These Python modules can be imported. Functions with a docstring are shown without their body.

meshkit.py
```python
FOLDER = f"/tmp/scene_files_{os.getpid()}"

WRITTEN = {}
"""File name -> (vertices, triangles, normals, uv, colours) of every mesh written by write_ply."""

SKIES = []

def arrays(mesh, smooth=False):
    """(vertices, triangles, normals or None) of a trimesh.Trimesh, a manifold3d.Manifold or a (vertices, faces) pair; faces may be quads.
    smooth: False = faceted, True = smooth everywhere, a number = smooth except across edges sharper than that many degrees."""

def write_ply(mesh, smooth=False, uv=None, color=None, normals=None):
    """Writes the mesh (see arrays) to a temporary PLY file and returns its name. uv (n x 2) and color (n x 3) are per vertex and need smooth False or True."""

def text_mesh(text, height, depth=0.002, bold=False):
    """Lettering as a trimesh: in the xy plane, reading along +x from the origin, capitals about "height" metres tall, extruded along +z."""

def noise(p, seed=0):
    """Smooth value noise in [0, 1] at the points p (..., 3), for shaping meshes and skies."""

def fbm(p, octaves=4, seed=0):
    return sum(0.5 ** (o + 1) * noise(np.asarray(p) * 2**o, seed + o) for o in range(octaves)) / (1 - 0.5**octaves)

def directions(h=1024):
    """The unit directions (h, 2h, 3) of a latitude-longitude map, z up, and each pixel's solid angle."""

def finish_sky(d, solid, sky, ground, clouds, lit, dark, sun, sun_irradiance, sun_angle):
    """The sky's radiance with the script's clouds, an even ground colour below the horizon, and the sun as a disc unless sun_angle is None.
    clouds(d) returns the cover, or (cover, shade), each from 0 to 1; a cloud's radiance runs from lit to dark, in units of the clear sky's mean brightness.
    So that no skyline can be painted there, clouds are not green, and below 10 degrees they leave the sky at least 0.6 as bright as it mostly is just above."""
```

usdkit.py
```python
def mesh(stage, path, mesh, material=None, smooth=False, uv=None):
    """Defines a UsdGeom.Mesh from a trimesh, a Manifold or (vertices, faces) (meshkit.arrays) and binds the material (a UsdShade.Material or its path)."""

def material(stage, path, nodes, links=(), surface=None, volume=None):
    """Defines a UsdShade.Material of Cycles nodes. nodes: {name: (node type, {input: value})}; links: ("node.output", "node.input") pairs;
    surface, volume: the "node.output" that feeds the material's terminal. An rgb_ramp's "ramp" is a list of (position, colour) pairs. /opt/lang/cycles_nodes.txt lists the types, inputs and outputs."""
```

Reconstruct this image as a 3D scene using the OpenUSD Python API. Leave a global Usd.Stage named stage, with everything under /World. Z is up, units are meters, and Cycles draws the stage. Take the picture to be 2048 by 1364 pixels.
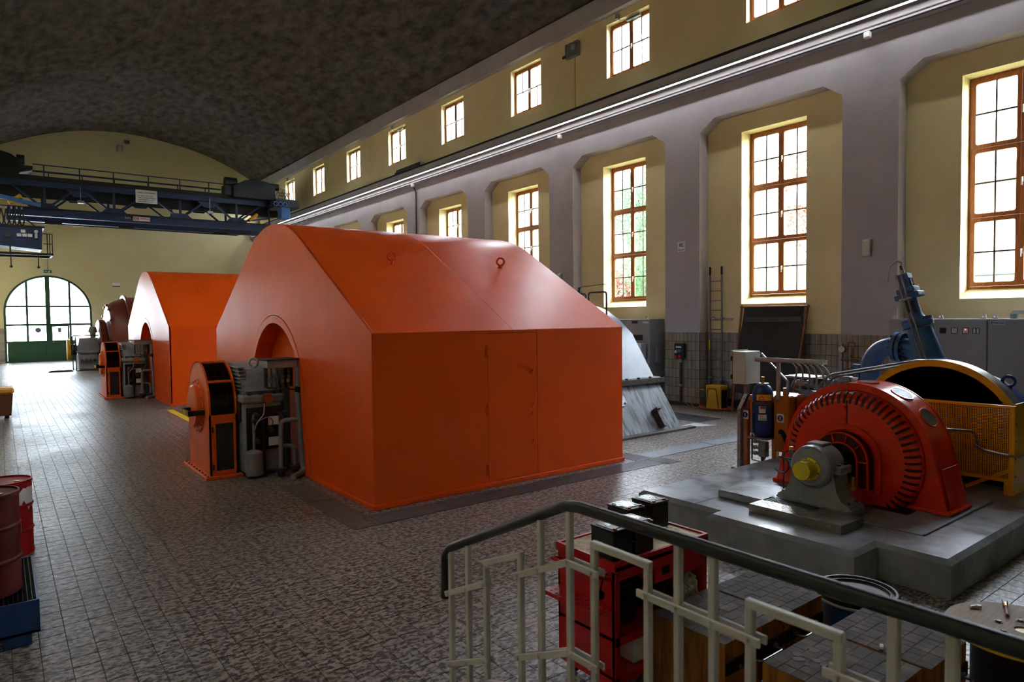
import math, random
import numpy as np, trimesh
from scipy.spatial import ConvexHull
from shapely.geometry import Polygon, Point, box as sbox, LineString
from shapely import affinity
from shapely.ops import unary_union
import usdkit, meshkit
from pxr import Usd, UsdGeom, UsdLux, UsdShade, Gf, Sdf
random.seed(7); rng = np.random.default_rng(7)
PI = math.pi
stage = Usd.Stage.CreateInMemory()
UsdGeom.SetStageUpAxis(stage, 'Z'); UsdGeom.SetStageMetersPerUnit(stage, 1.0)
world = UsdGeom.Xform.Define(stage, '/World'); stage.SetDefaultPrim(world.GetPrim())
UsdGeom.Scope.Define(stage, '/World/Looks')

# ---------------------------------------------------------------- camera, sky, exposure
FPX, YAW, PITCH, ROLL, EYE = 1339.47, 0.653034, -0.036765, -0.010812, 2.75
EXPOSURE = 3.58
SKY = 1.0
LED_POWER = 2.5
def cam_axes():
    f = np.array([math.sin(YAW)*math.cos(PITCH), math.cos(YAW)*math.cos(PITCH), math.sin(PITCH)])
    r = np.array([math.cos(YAW), -math.sin(YAW), 0]); u = np.cross(r, f)
    return r*math.cos(ROLL)+u*math.sin(ROLL), -r*math.sin(ROLL)+u*math.cos(ROLL), f
_r, _u, _f = cam_axes()
cam = UsdGeom.Camera.Define(stage, '/World/Camera')
cam.AddTransformOp().Set(Gf.Matrix4d(*[float(x) for x in (*_r, 0, *_u, 0, *(-_f), 0, 0, 0, EYE, 1)]))
cam.CreateHorizontalApertureAttr(36.0); cam.CreateVerticalApertureAttr(36.0*1364/2048)
cam.CreateFocalLengthAttr(36.0*FPX/2048); cam.CreateFStopAttr(5.0); cam.CreateFocusDistanceAttr(11.0)
cam.CreateClippingRangeAttr(Gf.Vec2f(0.05, 2000)); cam.CreateExposureAttr(EXPOSURE)
dome = UsdLux.DomeLight.Define(stage, '/World/Sky')
dome.CreateIntensityAttr(SKY); dome.CreateColorAttr(Gf.Vec3f(0.88, 0.97, 1.10))

# ---------------------------------------------------------------- materials
def L(r, g, b):
    return tuple((c/255/12.92 if c/255 <= .04045 else ((c/255+.055)/1.055)**2.4) for c in (r, g, b))
MAT = {}
def mat(name, rgb, rough=.5, metal=0., var=.12, vs=2.5, bump=0., bs=30., spec=.5, coat=0., rgb2=None, lo=.35, hi=.65, detail=4, stretch=None, bevel=0., rvar=0., bdist=.02):
    """A principled surface whose colour runs between rgb and rgb2 (or a little darker and lighter) with object-space noise."""
    c = np.array(L(*rgb)); a = c*(1-var); b = np.array(L(*rgb2)) if rgb2 else np.minimum(c*(1+var), .95)
    n = {'tc': ('texture_coordinate', {}), 'no': ('noise_texture', {'scale': vs, 'detail': detail, 'roughness': .6}),
         'rp': ('rgb_ramp', {'ramp': [(0, tuple(a)), (lo, tuple(a)), (hi, tuple(b)), (1, tuple(b))]}),
         'p': ('principled_bsdf', {'roughness': rough, 'metallic': metal, 'specular_ior_level': spec, 'coat_weight': coat, 'coat_roughness': .12})}
    k = [('no.fac', 'rp.fac'), ('rp.color', 'p.base_color')]
    if stretch:
        n['mp'] = ('mapping', {'scale': stretch}); k += [('tc.object', 'mp.vector'), ('mp.vector', 'no.vector')]
    else:
        k += [('tc.object', 'no.vector')]
    if rvar:
        n['rr'] = ('map_range', {'from_min': .3, 'from_max': .7, 'to_min': max(rough-rvar, .03), 'to_max': rough+rvar, 'clamp': True}); k += [('no.fac', 'rr.value'), ('rr.result', 'p.roughness')]
    if bump:
        n['bn'] = ('noise_texture', {'scale': bs, 'detail': 5}); n['bu'] = ('bump', {'strength': bump, 'distance': bdist})
        k += [('tc.object', 'bn.vector'), ('bn.fac', 'bu.height'), ('bu.normal', 'p.normal')]
        if bevel:
            n['bv'] = ('bevel', {'radius': bevel}); k += [('bv.bevel', 'bu.normal')]
    elif bevel:
        n['bv'] = ('bevel', {'radius': bevel}); k += [('bv.bevel', 'p.normal')]
    MAT[name] = usdkit.material(stage, '/World/Looks/'+name, n, k, surface='p.BSDF')
def emit(name, rgb, s):
    MAT[name] = usdkit.material(stage, '/World/Looks/'+name, {'e': ('emission', {'color': L(*rgb), 'strength': s})}, [], surface='e.emission')

mat('yellow_plaster', (238, 222, 172), .85, var=.05, vs=.8, bump=.12, bs=9, spec=.25)
mat('grey_plaster', (186, 180, 186), .85, var=.06, vs=1.2, bump=.35, bs=2.2, spec=.25, bdist=.05)
mat('cornice_grey', (172, 167, 168), .8, var=.06, vs=1.5, spec=.25)
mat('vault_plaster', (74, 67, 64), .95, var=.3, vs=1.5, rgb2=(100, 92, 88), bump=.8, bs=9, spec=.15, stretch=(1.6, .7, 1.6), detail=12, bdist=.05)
mat('far_plaster', (204, 192, 152), .85, var=.05, vs=.5, spec=.25)
mat('wood_frame', (158, 88, 34), .42, var=.22, vs=4, stretch=(6, 6, 1))
mat('glazing_bar', (92, 62, 40), .5)
mat('white_plastic', (225, 224, 220), .4, var=.03)
mat('orange_paint', (238, 86, 14), .33, var=.02, vs=.7, bump=.04, bs=1.6, bevel=.012, rvar=.03, bdist=.06, spec=.32)
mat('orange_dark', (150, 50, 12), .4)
mat('orange_hood', (236, 98, 26), .38, var=.08, vs=3)
mat('machine_grey', (148, 154, 164), .42, var=.16, vs=5)
mat('machine_grey_dark', (62, 62, 66), .5, var=.2, vs=6)
mat('pipe_grey', (136, 140, 148), .35, var=.12, vs=6)
mat('black_paint', (22, 22, 24), .45, var=.2)
mat('black_rubber', (16, 16, 17), .6, var=.2)
mat('steel', (150, 152, 155), .32, 1., var=.12, vs=12)
mat('galvanised', (165, 168, 172), .42, .9, var=.15, vs=14)
mat('copper', (150, 84, 52), .4, .8)
mat('brass', (176, 132, 62), .35, .9)
mat('yellow_paint', (222, 168, 22), .42, var=.1, vs=3)
mat('yellow_bright', (226, 206, 40), .45, var=.08, vs=8)
mat('red_paint', (224, 50, 18), .22, var=.06, vs=2, bevel=.008, rvar=.05)
mat('red_dark', (70, 12, 9), .4)
mat('cart_red', (186, 16, 22), .4, var=.08, vs=4)
mat('drum_red', (160, 10, 18), .45, spec=.3, var=.14, vs=3)
mat('drum_dark_red', (88, 16, 14), .5, spec=.3, var=.16, vs=3)
mat('blue_paint', (24, 60, 120), .35, var=.1, vs=3)
mat('pipe_blue', (58, 104, 160), .36, var=.1, vs=3)
mat('crane_blue', (28, 46, 86), .5, var=.15, vs=2)
mat('crane_blue_light', (64, 112, 178), .5, var=.1, vs=2)
mat('crane_dark', (20, 21, 25), .6, var=.2)
mat('brown_paint', (118, 52, 36), .3, var=.08, vs=2)
mat('ochre_paint', (172, 98, 22), .4, var=.12, vs=3)
mat('concrete_paint', (140, 147, 158), .32, var=.14, vs=2.2, bump=.2, bs=14, rvar=.12, bdist=.02)
mat('cabinet_grey', (158, 160, 162), .45, var=.03)
mat('cabinet_light', (196, 205, 214), .4, var=.04)
mat('box_grey', (205, 205, 200), .4, var=.04)
mat('turbine_white', (122, 131, 146), .38, var=.1, vs=3)
mat('turbine_worn', (58, 59, 63), .55, var=.3, vs=3.2, rgb2=(124, 130, 140), lo=.4, hi=.56, stretch=(3.2, .6, .6), detail=8)
mat('flange_dirty', (88, 82, 78), .6, var=.35, vs=10)
mat('rail_cream', (196, 190, 190), .45, var=.06, vs=8)
mat('handrail_black', (30, 30, 31), .38, var=.2, vs=12)
mat('plywood', (196, 160, 108), .6, var=.2, vs=14, rgb2=(206, 176, 128), lo=.42, hi=.52)
mat('spool_wood', (140, 108, 78), .65, var=.2, vs=5, stretch=(1, 9, 9))
mat('canvas', (66, 64, 62), .95, spec=.1, var=.12, vs=30)
mat('pole_wood', (140, 84, 48), .55, var=.2, vs=8)
mat('door_green', (34, 74, 50), .45, var=.1)
mat('orange_hose', (216, 106, 30), .45)
mat('bin_brown', (96, 52, 22), .5)
mat('bin_yellow', (216, 158, 62), .45)
mat('dark_display', (40, 34, 84), .2)
mat('sign_white', (225, 226, 228), .5, var=.02)
mat('sign_red', (204, 44, 52), .5, var=.02)
mat('logo_blue', (52, 58, 138), .5, var=.02)
mat('text_dark', (40, 42, 50), .5, var=.02)
mat('safety_blue', (30, 44, 128), .5, var=.02)
mat('hazard_yellow', (232, 196, 40), .5, var=.04)
mat('label_orange', (240, 160, 40), .5, var=.03)
mat('sign_green', (24, 104, 78), .5, var=.04)
mat('battery_film', (58, 60, 54), .3, var=.2, vs=34, rgb2=(176, 208, 212), lo=.44, hi=.5)
mat('battery_top', (58, 54, 44), .4)
mat('paper', (232, 230, 228), .7, var=.03)
mat('gauge_face', (214, 214, 210), .3)
mat('sticker_grey', (96, 108, 132), .6)
mat('ladder_alu', (128, 128, 130), .45, .3, var=.1, vs=10)
mat('lens_plastic', (206, 208, 200), .25, var=.05)
mat('chequer_steel', (104, 104, 112), .38, .35, var=.2, vs=7)
mat('chequer_bright', (150, 147, 140), .32, .9, var=.15, vs=6)
mat('plate_grey', (112, 118, 126), .45, .3, var=.12, vs=3)
mat('plastic_clear', (206, 208, 206), .2, var=.2, vs=20)
mat('tile_stain', (104, 70, 70), .8, var=.2, vs=20)
mat('outdoor_grass', (88, 102, 72), .9, var=.2, vs=.4)
mat('outdoor_asphalt', (176, 178, 180), .9, var=.1, vs=.6)
mat('house_white', (190, 188, 186), .8, var=.03)
mat('house_roof', (104, 120, 122), .7, var=.1)
mat('house_glass', (84, 96, 116), .2, var=.1)
mat('bark', (70, 54, 42), .9, var=.2)
mat('van_body', (120, 136, 160), .4, var=.05)
emit('led', (250, 252, 255), LED_POWER)
emit('indicator_red', (255, 60, 70), .5)
emit('indicator_green', (90, 255, 190), .35)

def special_materials():
    # floor tiles: brown and beige marbling in world space, a tone of its own for every tile
    n = {'g': ('geometry', {}), 'no': ('noise_texture', {'scale': 22., 'detail': 5, 'roughness': .62, 'distortion': .4}),
         'mp': ('mapping', {'scale': (.75, 1.15, 1.)}),
         'rp': ('rgb_ramp', {'ramp': [(0, L(62, 51, 49)), (.45, L(72, 61, 58)), (.53, L(150, 140, 134)), (.62, L(164, 154, 146)), (1, L(172, 163, 154))]}),
         'ti': ('vector_math', {'math_type': 'scale', 'scale': 1/.19}), 'fl': ('vector_math', {'math_type': 'floor'}), 'wn': ('white_noise_texture', {'dimensions': '3D'}),
         'tr': ('rgb_ramp', {'ramp': [(0, (.86, .86, .86)), (1, (1., 1., 1.))]}), 'mx': ('mix', {'mix_type': 'multiply', 'fac': 1.}),
         'big': ('noise_texture', {'scale': .5, 'detail': 3}), 'br': ('map_range', {'from_min': .35, 'from_max': .65, 'to_min': .34, 'to_max': .42, 'clamp': True}),
         'bu': ('bump', {'strength': .12, 'distance': .004}), 'p': ('principled_bsdf', {'specular_ior_level': .4})}
    k = [('g.position', 'mp.vector'), ('mp.vector', 'no.vector'), ('no.fac', 'rp.fac'), ('g.position', 'ti.vector1'), ('ti.vector', 'fl.vector1'), ('fl.vector', 'wn.vector'), ('wn.value', 'tr.fac'),
         ('rp.color', 'mx.color1'), ('tr.color', 'mx.color2'), ('mx.color', 'p.base_color'), ('g.position', 'big.vector'), ('big.fac', 'br.value'), ('br.result', 'p.roughness'), ('no.fac', 'bu.height'), ('bu.normal', 'p.normal')]
    MAT['floor_tile'] = usdkit.material(stage, '/World/Looks/floor_tile', n, k, surface='p.BSDF')
    mat('grout', (54, 48, 46), .9, var=.15)
    # wall tiles: glazed grey-beige, tone per piece
    n = {'g': ('geometry', {}), 'rp': ('rgb_ramp', {'ramp': [(0, L(138, 131, 118)), (1, L(164, 156, 142))]}), 'wn': ('white_noise_texture', {'dimensions': '3D'}),
         'ti': ('vector_math', {'math_type': 'multiply', 'vector2': (1., 1/.1425, 1/.2775)}), 'fl': ('vector_math', {'math_type': 'floor'}), 'p': ('principled_bsdf', {'roughness': .25})}
    MAT['wall_tile'] = usdkit.material(stage, '/World/Looks/wall_tile', n, [('g.position', 'ti.vector1'), ('ti.vector', 'fl.vector1'), ('fl.vector', 'wn.vector'), ('wn.value', 'rp.fac'), ('rp.color', 'p.base_color')], surface='p.BSDF')
    # panes
    n = {'t': ('transparent_bsdf', {'color': (.96, .97, .97)}), 'gl': ('glossy_bsdf', {'color': (1, 1, 1), 'roughness': .02}), 'f': ('fresnel', {'IOR': 1.45}), 'm': ('mix_closure', {}), 'g': ('geometry', {}), 'iv': ('math', {'math_type': 'subtract', 'value1': 1.}), 'mu': ('math', {'math_type': 'multiply'})}
    MAT['pane'] = usdkit.material(stage, '/World/Looks/pane', n, [('g.backfacing', 'iv.value2'), ('f.fac', 'mu.value1'), ('iv.value', 'mu.value2'), ('mu.value', 'm.fac'), ('t.BSDF', 'm.closure1'), ('gl.BSDF', 'm.closure2')], surface='m.closure')
    # frosted panes of the gate
    n = {'t': ('transparent_bsdf', {'color': (.95, .97, .97)}), 'gl': ('translucent_bsdf', {'color': (.9, .94, .94)}), 'm': ('mix_closure', {'fac': .45})}
    MAT['pane_frosted'] = usdkit.material(stage, '/World/Looks/pane_frosted', n, [('t.BSDF', 'm.closure1'), ('gl.BSDF', 'm.closure2')], surface='m.closure')
    # dark tinted guard glass
    n = {'t': ('transparent_bsdf', {'color': (.46, .42, .38)}), 'gl': ('glossy_bsdf', {'roughness': .06}), 'f': ('fresnel', {'IOR': 1.5}), 'm': ('mix_closure', {}), 'g': ('geometry', {}), 'iv': ('math', {'math_type': 'subtract', 'value1': 1.}), 'mu': ('math', {'math_type': 'multiply'})}
    MAT['tinted'] = usdkit.material(stage, '/World/Looks/tinted', n, [('g.backfacing', 'iv.value2'), ('f.fac', 'mu.value1'), ('iv.value', 'mu.value2'), ('mu.value', 'm.fac'), ('t.BSDF', 'm.closure1'), ('gl.BSDF', 'm.closure2')], surface='m.closure')
    # timber posts: dark worn end grain on the upward faces, brown boards on the sides
    n = {'g': ('geometry', {}), 'sx': ('separate_xyz', {}), 'st': ('math', {'math_type': 'greater_than', 'value2': .6}), 'no': ('noise_texture', {'scale': 9., 'detail': 5}), 'mp': ('mapping', {'scale': (3, 3, .5)}), 'ns': ('noise_texture', {'scale': 6., 'detail': 4}),
         'side': ('rgb_ramp', {'ramp': [(.3, L(116, 70, 26)), (.7, L(168, 112, 48))]}), 'end': ('rgb_ramp', {'ramp': [(.3, L(50, 40, 35)), (.55, L(76, 62, 53)), (.8, L(118, 92, 72))]}),
         'wn': ('object_info', {}), 'tr': ('rgb_ramp', {'ramp': [(0, (.72, .72, .75)), (1, (1.25, 1.18, 1.1))]}), 'mx': ('mix', {'mix_type': 'mix'}), 'mu': ('mix', {'mix_type': 'multiply', 'fac': 1.}), 'p': ('principled_bsdf', {'roughness': .78, 'specular_ior_level': .3})}
    k = [('g.true_normal', 'sx.vector'), ('sx.z', 'st.value1'), ('g.position', 'no.vector'), ('no.fac', 'end.fac'), ('g.position', 'mp.vector'), ('mp.vector', 'ns.vector'), ('ns.fac', 'side.fac'), ('st.value', 'mx.fac'), ('side.color', 'mx.color1'), ('end.color', 'mx.color2'),
         ('wn.random', 'tr.fac'), ('mx.color', 'mu.color1'), ('tr.color', 'mu.color2'), ('mu.color', 'p.base_color')]
    MAT['timber'] = usdkit.material(stage, '/World/Looks/timber', n, k, surface='p.BSDF')
    # leaves
    n = {'o': ('geometry', {}), 'rp': ('rgb_ramp', {'ramp': [(0, L(92, 124, 54)), (1, L(146, 166, 84))]}), 'd': ('diffuse_bsdf', {}), 't': ('translucent_bsdf', {}), 'm': ('mix_closure', {'fac': .4})}
    for nm, a, b in (('leaf_green', (78, 102, 74), (116, 132, 96)), ('leaf_autumn', (126, 90, 80), (150, 116, 98))):
        n['rp'] = ('rgb_ramp', {'ramp': [(0, L(*a)), (1, L(*b))]})
        MAT[nm] = usdkit.material(stage, '/World/Looks/'+nm, n, [('o.random_per_island', 'rp.fac'), ('rp.color', 'd.color'), ('rp.color', 't.color'), ('d.BSDF', 'm.closure1'), ('t.BSDF', 'm.closure2')], surface='m.closure')
special_materials()

# ---------------------------------------------------------------- mesh building
BV = None
def _bevel_topology():
    s = np.array([[sx, sy, sz] for sx in (-1, 1) for sy in (-1, 1) for sz in (-1, 1)], float)
    idx = [(c, a) for c in range(8) for a in range(3)]
    p = np.array([s[c]*[2., 2.2, 2.4] - .3*s[c]*(np.arange(3) != a) for c, a in idx])
    h = ConvexHull(p); f = h.simplices.copy()
    for i, t in enumerate(f):
        nrm = np.cross(p[t[1]]-p[t[0]], p[t[2]]-p[t[0]])
        if nrm @ h.equations[i, :3] < 0: f[i] = t[::-1]
    return s, idx, f
_S, _IDX, _BF = _bevel_topology()
_BXF = np.array([[0, 1, 3], [0, 3, 2], [4, 6, 7], [4, 7, 5], [0, 4, 5], [0, 5, 1], [2, 3, 7], [2, 7, 6], [0, 2, 6], [0, 6, 4], [1, 5, 7], [1, 7, 3]])
def unit(v): v = np.asarray(v, float); return v/np.linalg.norm(v)
def frame_of(d):
    d = unit(d); a = np.cross(d, [0, 0, 1] if abs(d[2]) < .95 else [0, 1, 0]); a = unit(a); return a, np.cross(d, a), d   # columns: side, up, along

class MB:
    def __init__(self): self.v, self.f, self.n, self.curved = [], [], 0, False
    def add(self, v, f):
        v = np.asarray(v, float); f = np.asarray(f, int)
        if f.shape[1] == 4: f = np.vstack([f[:, [0, 1, 2]], f[:, [0, 2, 3]]])
        self.v.append(v); self.f.append(f+self.n); self.n += len(v); return self
    def tm(self, m): return self.add(m.vertices, m.faces)
    def obox(self, c, ax, size, b=0.):
        h = np.asarray(size, float)/2
        if b:
            b = min(b, .45*min(size)); p = np.array([_S[q]*h - b*_S[q]*(np.arange(3) != a) for q, a in _IDX]); f = _BF
        else: p = _S*h; f = _BXF
        ax = np.asarray(ax, float)
        if np.linalg.det(ax) < 0: f = f[:, ::-1]
        return self.add(p @ ax + np.asarray(c, float), f)
    def box(self, x0, x1, y0, y1, z0, z1, b=0.):
        return self.obox(((x0+x1)/2, (y0+y1)/2, (z0+z1)/2), np.eye(3), (abs(x1-x0), abs(y1-y0), abs(z1-z0)), b)
    def bar(self, p0, p1, w, h, b=0., up=(0, 0, 1), ext=0.):
        p0, p1 = np.asarray(p0, float), np.asarray(p1, float); d = unit(p1-p0)
        s = np.cross(d, up); s = unit(s) if np.linalg.norm(s) > 1e-6 else np.array([1., 0, 0]); u = np.cross(s, d)
        return self.obox((p0+p1)/2, [s, d, u], (w, np.linalg.norm(p1-p0)+2*ext, h), b)
    def ring(self, P, closed, n):     # P: (rows, n, 3) grid of points
        m = len(P); i, j = np.meshgrid(np.arange(m if closed else m-1), np.arange(n), indexing='ij')
        a, b = i*n+j, i*n+(j+1) % n; c, d = ((i+1) % m)*n+(j+1) % n, ((i+1) % m)*n+j
        f = np.stack([a, b, c, d], -1).reshape(-1, 4); v = np.asarray(P).reshape(-1, 3)
        self.add(v, f)
        if not closed:
            for row, rev in ((0, True), (m-1, False)):
                pts = np.vstack([P[row], np.mean(P[row], 0)]); t = np.array([[k, (k+1) % n, n] for k in range(n)])
                self.add(pts, t[:, ::-1] if rev else t)
        self.curved = True; return self
    def tube(self, pts, r, n=10, fillet=0., closed=False, steps=6):
        p = [np.asarray(q, float) for q in pts]
        if fillet and len(p) > 2:
            q = [p[0]]
            for a, b, c in zip(p, p[1:], p[2:]):
                t = min(fillet, .48*np.linalg.norm(a-b), .48*np.linalg.norm(c-b)); s, e = b+unit(a-b)*t, b+unit(c-b)*t
                q += [(1-u)**2*s+2*u*(1-u)*b+u*u*e for u in np.linspace(0, 1, steps)]
            p = q+[p[-1]]
        p = np.array(p); t = np.gradient(p, axis=0) if not closed else np.roll(p, -1, 0)-np.roll(p, 1, 0); t /= np.linalg.norm(t, axis=1, keepdims=True)+1e-12
        a = frame_of(t[0])[0]; A = []
        for k in range(len(p)):
            a = a-t[k]*(a@t[k]); a = unit(a); A.append(a)
        A = np.array(A); B = np.cross(t, A); th = np.arange(n)*2*PI/n; r = np.broadcast_to(r, (len(p),))[:, None, None]
        P = p[:, None]+r*(np.cos(th)[None, :, None]*A[:, None]+np.sin(th)[None, :, None]*B[:, None])
        return self.ring(P, closed, n)
    def cyl(self, p0, p1, r0, r1=None, n=24):
        p0, p1 = np.asarray(p0, float), np.asarray(p1, float); a, b, d = frame_of(p1-p0); th = np.arange(n)*2*PI/n; r1 = r0 if r1 is None else r1
        c = np.cos(th)[:, None]*a+np.sin(th)[:, None]*b
        return self.ring(np.array([p0+c*r0, p1+c*r1]), False, n)
    def lathe(self, prof, o=(0, 0, 0), d=(0, 0, 1), n=32, a0=0., a1=2*PI):
        a, b, d = frame_of(d); o = np.asarray(o, float); full = abs(a1-a0-2*PI) < 1e-6
        th = np.linspace(a0, a1, n, endpoint=not full)
        P = np.array([[o+d*z+r*(math.cos(t)*a+math.sin(t)*b) for t in th] for r, z in prof])
        if full: return self.ring(P, False, n)
        m = len(P); i, j = np.meshgrid(np.arange(m-1), np.arange(n-1), indexing='ij'); q = i*n+j
        self.curved = True; return self.add(P.reshape(-1, 3), np.stack([q, q+1, q+n+1, q+n], -1).reshape(-1, 4))
    def sphere(self, c, r, s=2, scale=(1, 1, 1)):
        m = trimesh.creation.icosphere(s, r); self.curved = True; return self.add(m.vertices*np.array(scale)+np.array(c), m.faces)
    def torus(self, c, d, R, r, n=28, k=10):
        a, b, d = frame_of(d); th = np.arange(n)*2*PI/n
        return self.tube([np.asarray(c)+R*(math.cos(t)*a+math.sin(t)*b) for t in th], r, k, closed=True)
    def prism(self, poly, depth, o=(0, 0, 0), ax=((1, 0, 0), (0, 1, 0), (0, 0, 1))):
        """poly in the plane of ax[0], ax[1], pushed out by depth along ax[2]."""
        ax = np.asarray(ax, float)
        for g in getattr(poly, 'geoms', [poly]):
            if g.is_empty or g.geom_type != 'Polygon': continue
            m = trimesh.creation.extrude_polygon(g, depth, engine='earcut'); f = m.faces if np.linalg.det(ax) > 0 else m.faces[:, ::-1]
            self.add(m.vertices @ ax+np.asarray(o, float), f)
        return self
    def px(self, poly, x0, x1): return self.prism(poly, x1-x0, (x0, 0, 0), ((0, 1, 0), (0, 0, 1), (1, 0, 0)))     # poly in (y, z)
    def py(self, poly, y0, y1): return self.prism(poly, y1-y0, (0, y0, 0), ((1, 0, 0), (0, 0, 1), (0, 1, 0)))     # poly in (x, z)
    def pz(self, poly, z0, z1): return self.prism(poly, z1-z0, (0, 0, z0))
    def merge(self, o, R=None, t=(0, 0, 0)):
        for v, f in zip(*o.arrays_list()): self.add((v @ np.asarray(R).T if R is not None else v)+np.asarray(t), f)
        self.curved |= o.curved; return self
    def arrays_list(self):
        return [np.vstack(self.v)], [np.vstack(self.f)]
    def trimesh(self): return trimesh.Trimesh(np.vstack(self.v), np.vstack(self.f), process=False)

NAMES = {}
def path_for(parent, name):
    base = parent+'/'+name; k = NAMES.get(base, 0); NAMES[base] = k+1
    return base if k == 0 else f'{base}_{k:03d}'
ORIGIN = {}
def tag(prim, label=None, cat=None, group=None, kind=None):
    for k, v in (('label', label), ('category', cat), ('group', group), ('kind', kind)):
        if v: prim.SetCustomDataByKey(k, v)
    return prim
def thing(name, label, cat, loc, group=None, kind=None):
    p = path_for('/World', name); x = UsdGeom.Xform.Define(stage, p); x.AddTranslateOp().Set(Gf.Vec3d(*[float(c) for c in loc])); ORIGIN[p] = np.array(loc, float)
    tag(x.GetPrim(), label, cat, group, kind); return p
def setting(name, loc=(0, 0, 0)): return thing(name, None, None, loc, kind='structure')
def part(parent, name, mb, m, label=None, smooth=None, kind=None):
    """One Mesh under a thing or a part; the geometry is given in world coordinates."""
    p = path_for(parent, name); o = ORIGIN[parent]; ORIGIN[p] = o
    me = mb.trimesh() if isinstance(mb, MB) else mb
    sm = (32 if mb.curved else False) if (smooth is None and isinstance(mb, MB)) else smooth
    q = usdkit.mesh(stage, p, (me.vertices-o, me.faces), MAT[m], sm or False).GetPrim()
    if label: q.SetCustomDataByKey('label', label)
    if kind: q.SetCustomDataByKey('kind', kind)
    return p
def single(name, mb, m, label, cat, group=None, kind=None, smooth=None):
    p = path_for('/World', name); me = mb.trimesh(); sm = (32 if mb.curved else False) if smooth is None else smooth
    q = usdkit.mesh(stage, p, (me.vertices, me.faces), MAT[m], sm or False).GetPrim(); tag(q, label, cat, group, kind); ORIGIN[p] = np.zeros(3); return p
def copy_of(src, name, delta, label=None, cat=None, group=None, kind=None, rotz=0.):
    p = path_for('/World', name); x = UsdGeom.Xform.Define(stage, p); o = ORIGIN[src]+np.array(delta, float)
    x.AddTranslateOp().Set(Gf.Vec3d(*[float(c) for c in o]))
    if rotz: x.AddRotateZOp().Set(rotz)
    q = x.GetPrim(); q.GetReferences().AddInternalReference(Sdf.Path(src)); q.SetInstanceable(True); ORIGIN[p] = o
    tag(q, label, cat, group, kind); return p
def text(parent, name, s, height, o, right, up, m, depth=.002, width=None, bold=True):
    t = meshkit.text_mesh(s, height, depth, bold); v = t.vertices.copy()
    if width: v[:, 0] *= width/(v[:, 0].max()-v[:, 0].min())
    right, up = unit(right), unit(up); ax = np.array([right, up, np.cross(right, up)])
    return part(parent, name, trimesh.Trimesh(v @ ax+np.asarray(o, float), t.faces, process=False), m)
def rrect(y0, y1, z0, z1, r): return sbox(y0+r, z0+r, y1-r, z1-r).buffer(r, quad_segs=4)
def circle(y, z, r, q=12): return Point(y, z).buffer(r, quad_segs=q)
# ---------------------------------------------------------------- the hall
XL, XF, XW, XU, Y0, Y1 = -1.05, 16.45, 16.85, 17.05, -11., 55.8
TILE_TOP = 2.21
PC = [7.525+5.475*k for k in range(-2, 9)]; PW = 1.29          # pillar centres
WC = [7.525+5.475*k+2.7375 for k in range(-2, 9)]; WW = 1.93    # window centres
WB, WT, FB = 3.03, 7.89, 3.24
UB, UT, UW = 10.97, 12.80, 1.92
VZ, VR, VX = 16.25, 16.6, 7.9                                    # vault apex, radius, centre
def vault_z(x): return VZ-VR+math.sqrt(VR*VR-(x-VX)**2)

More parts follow.
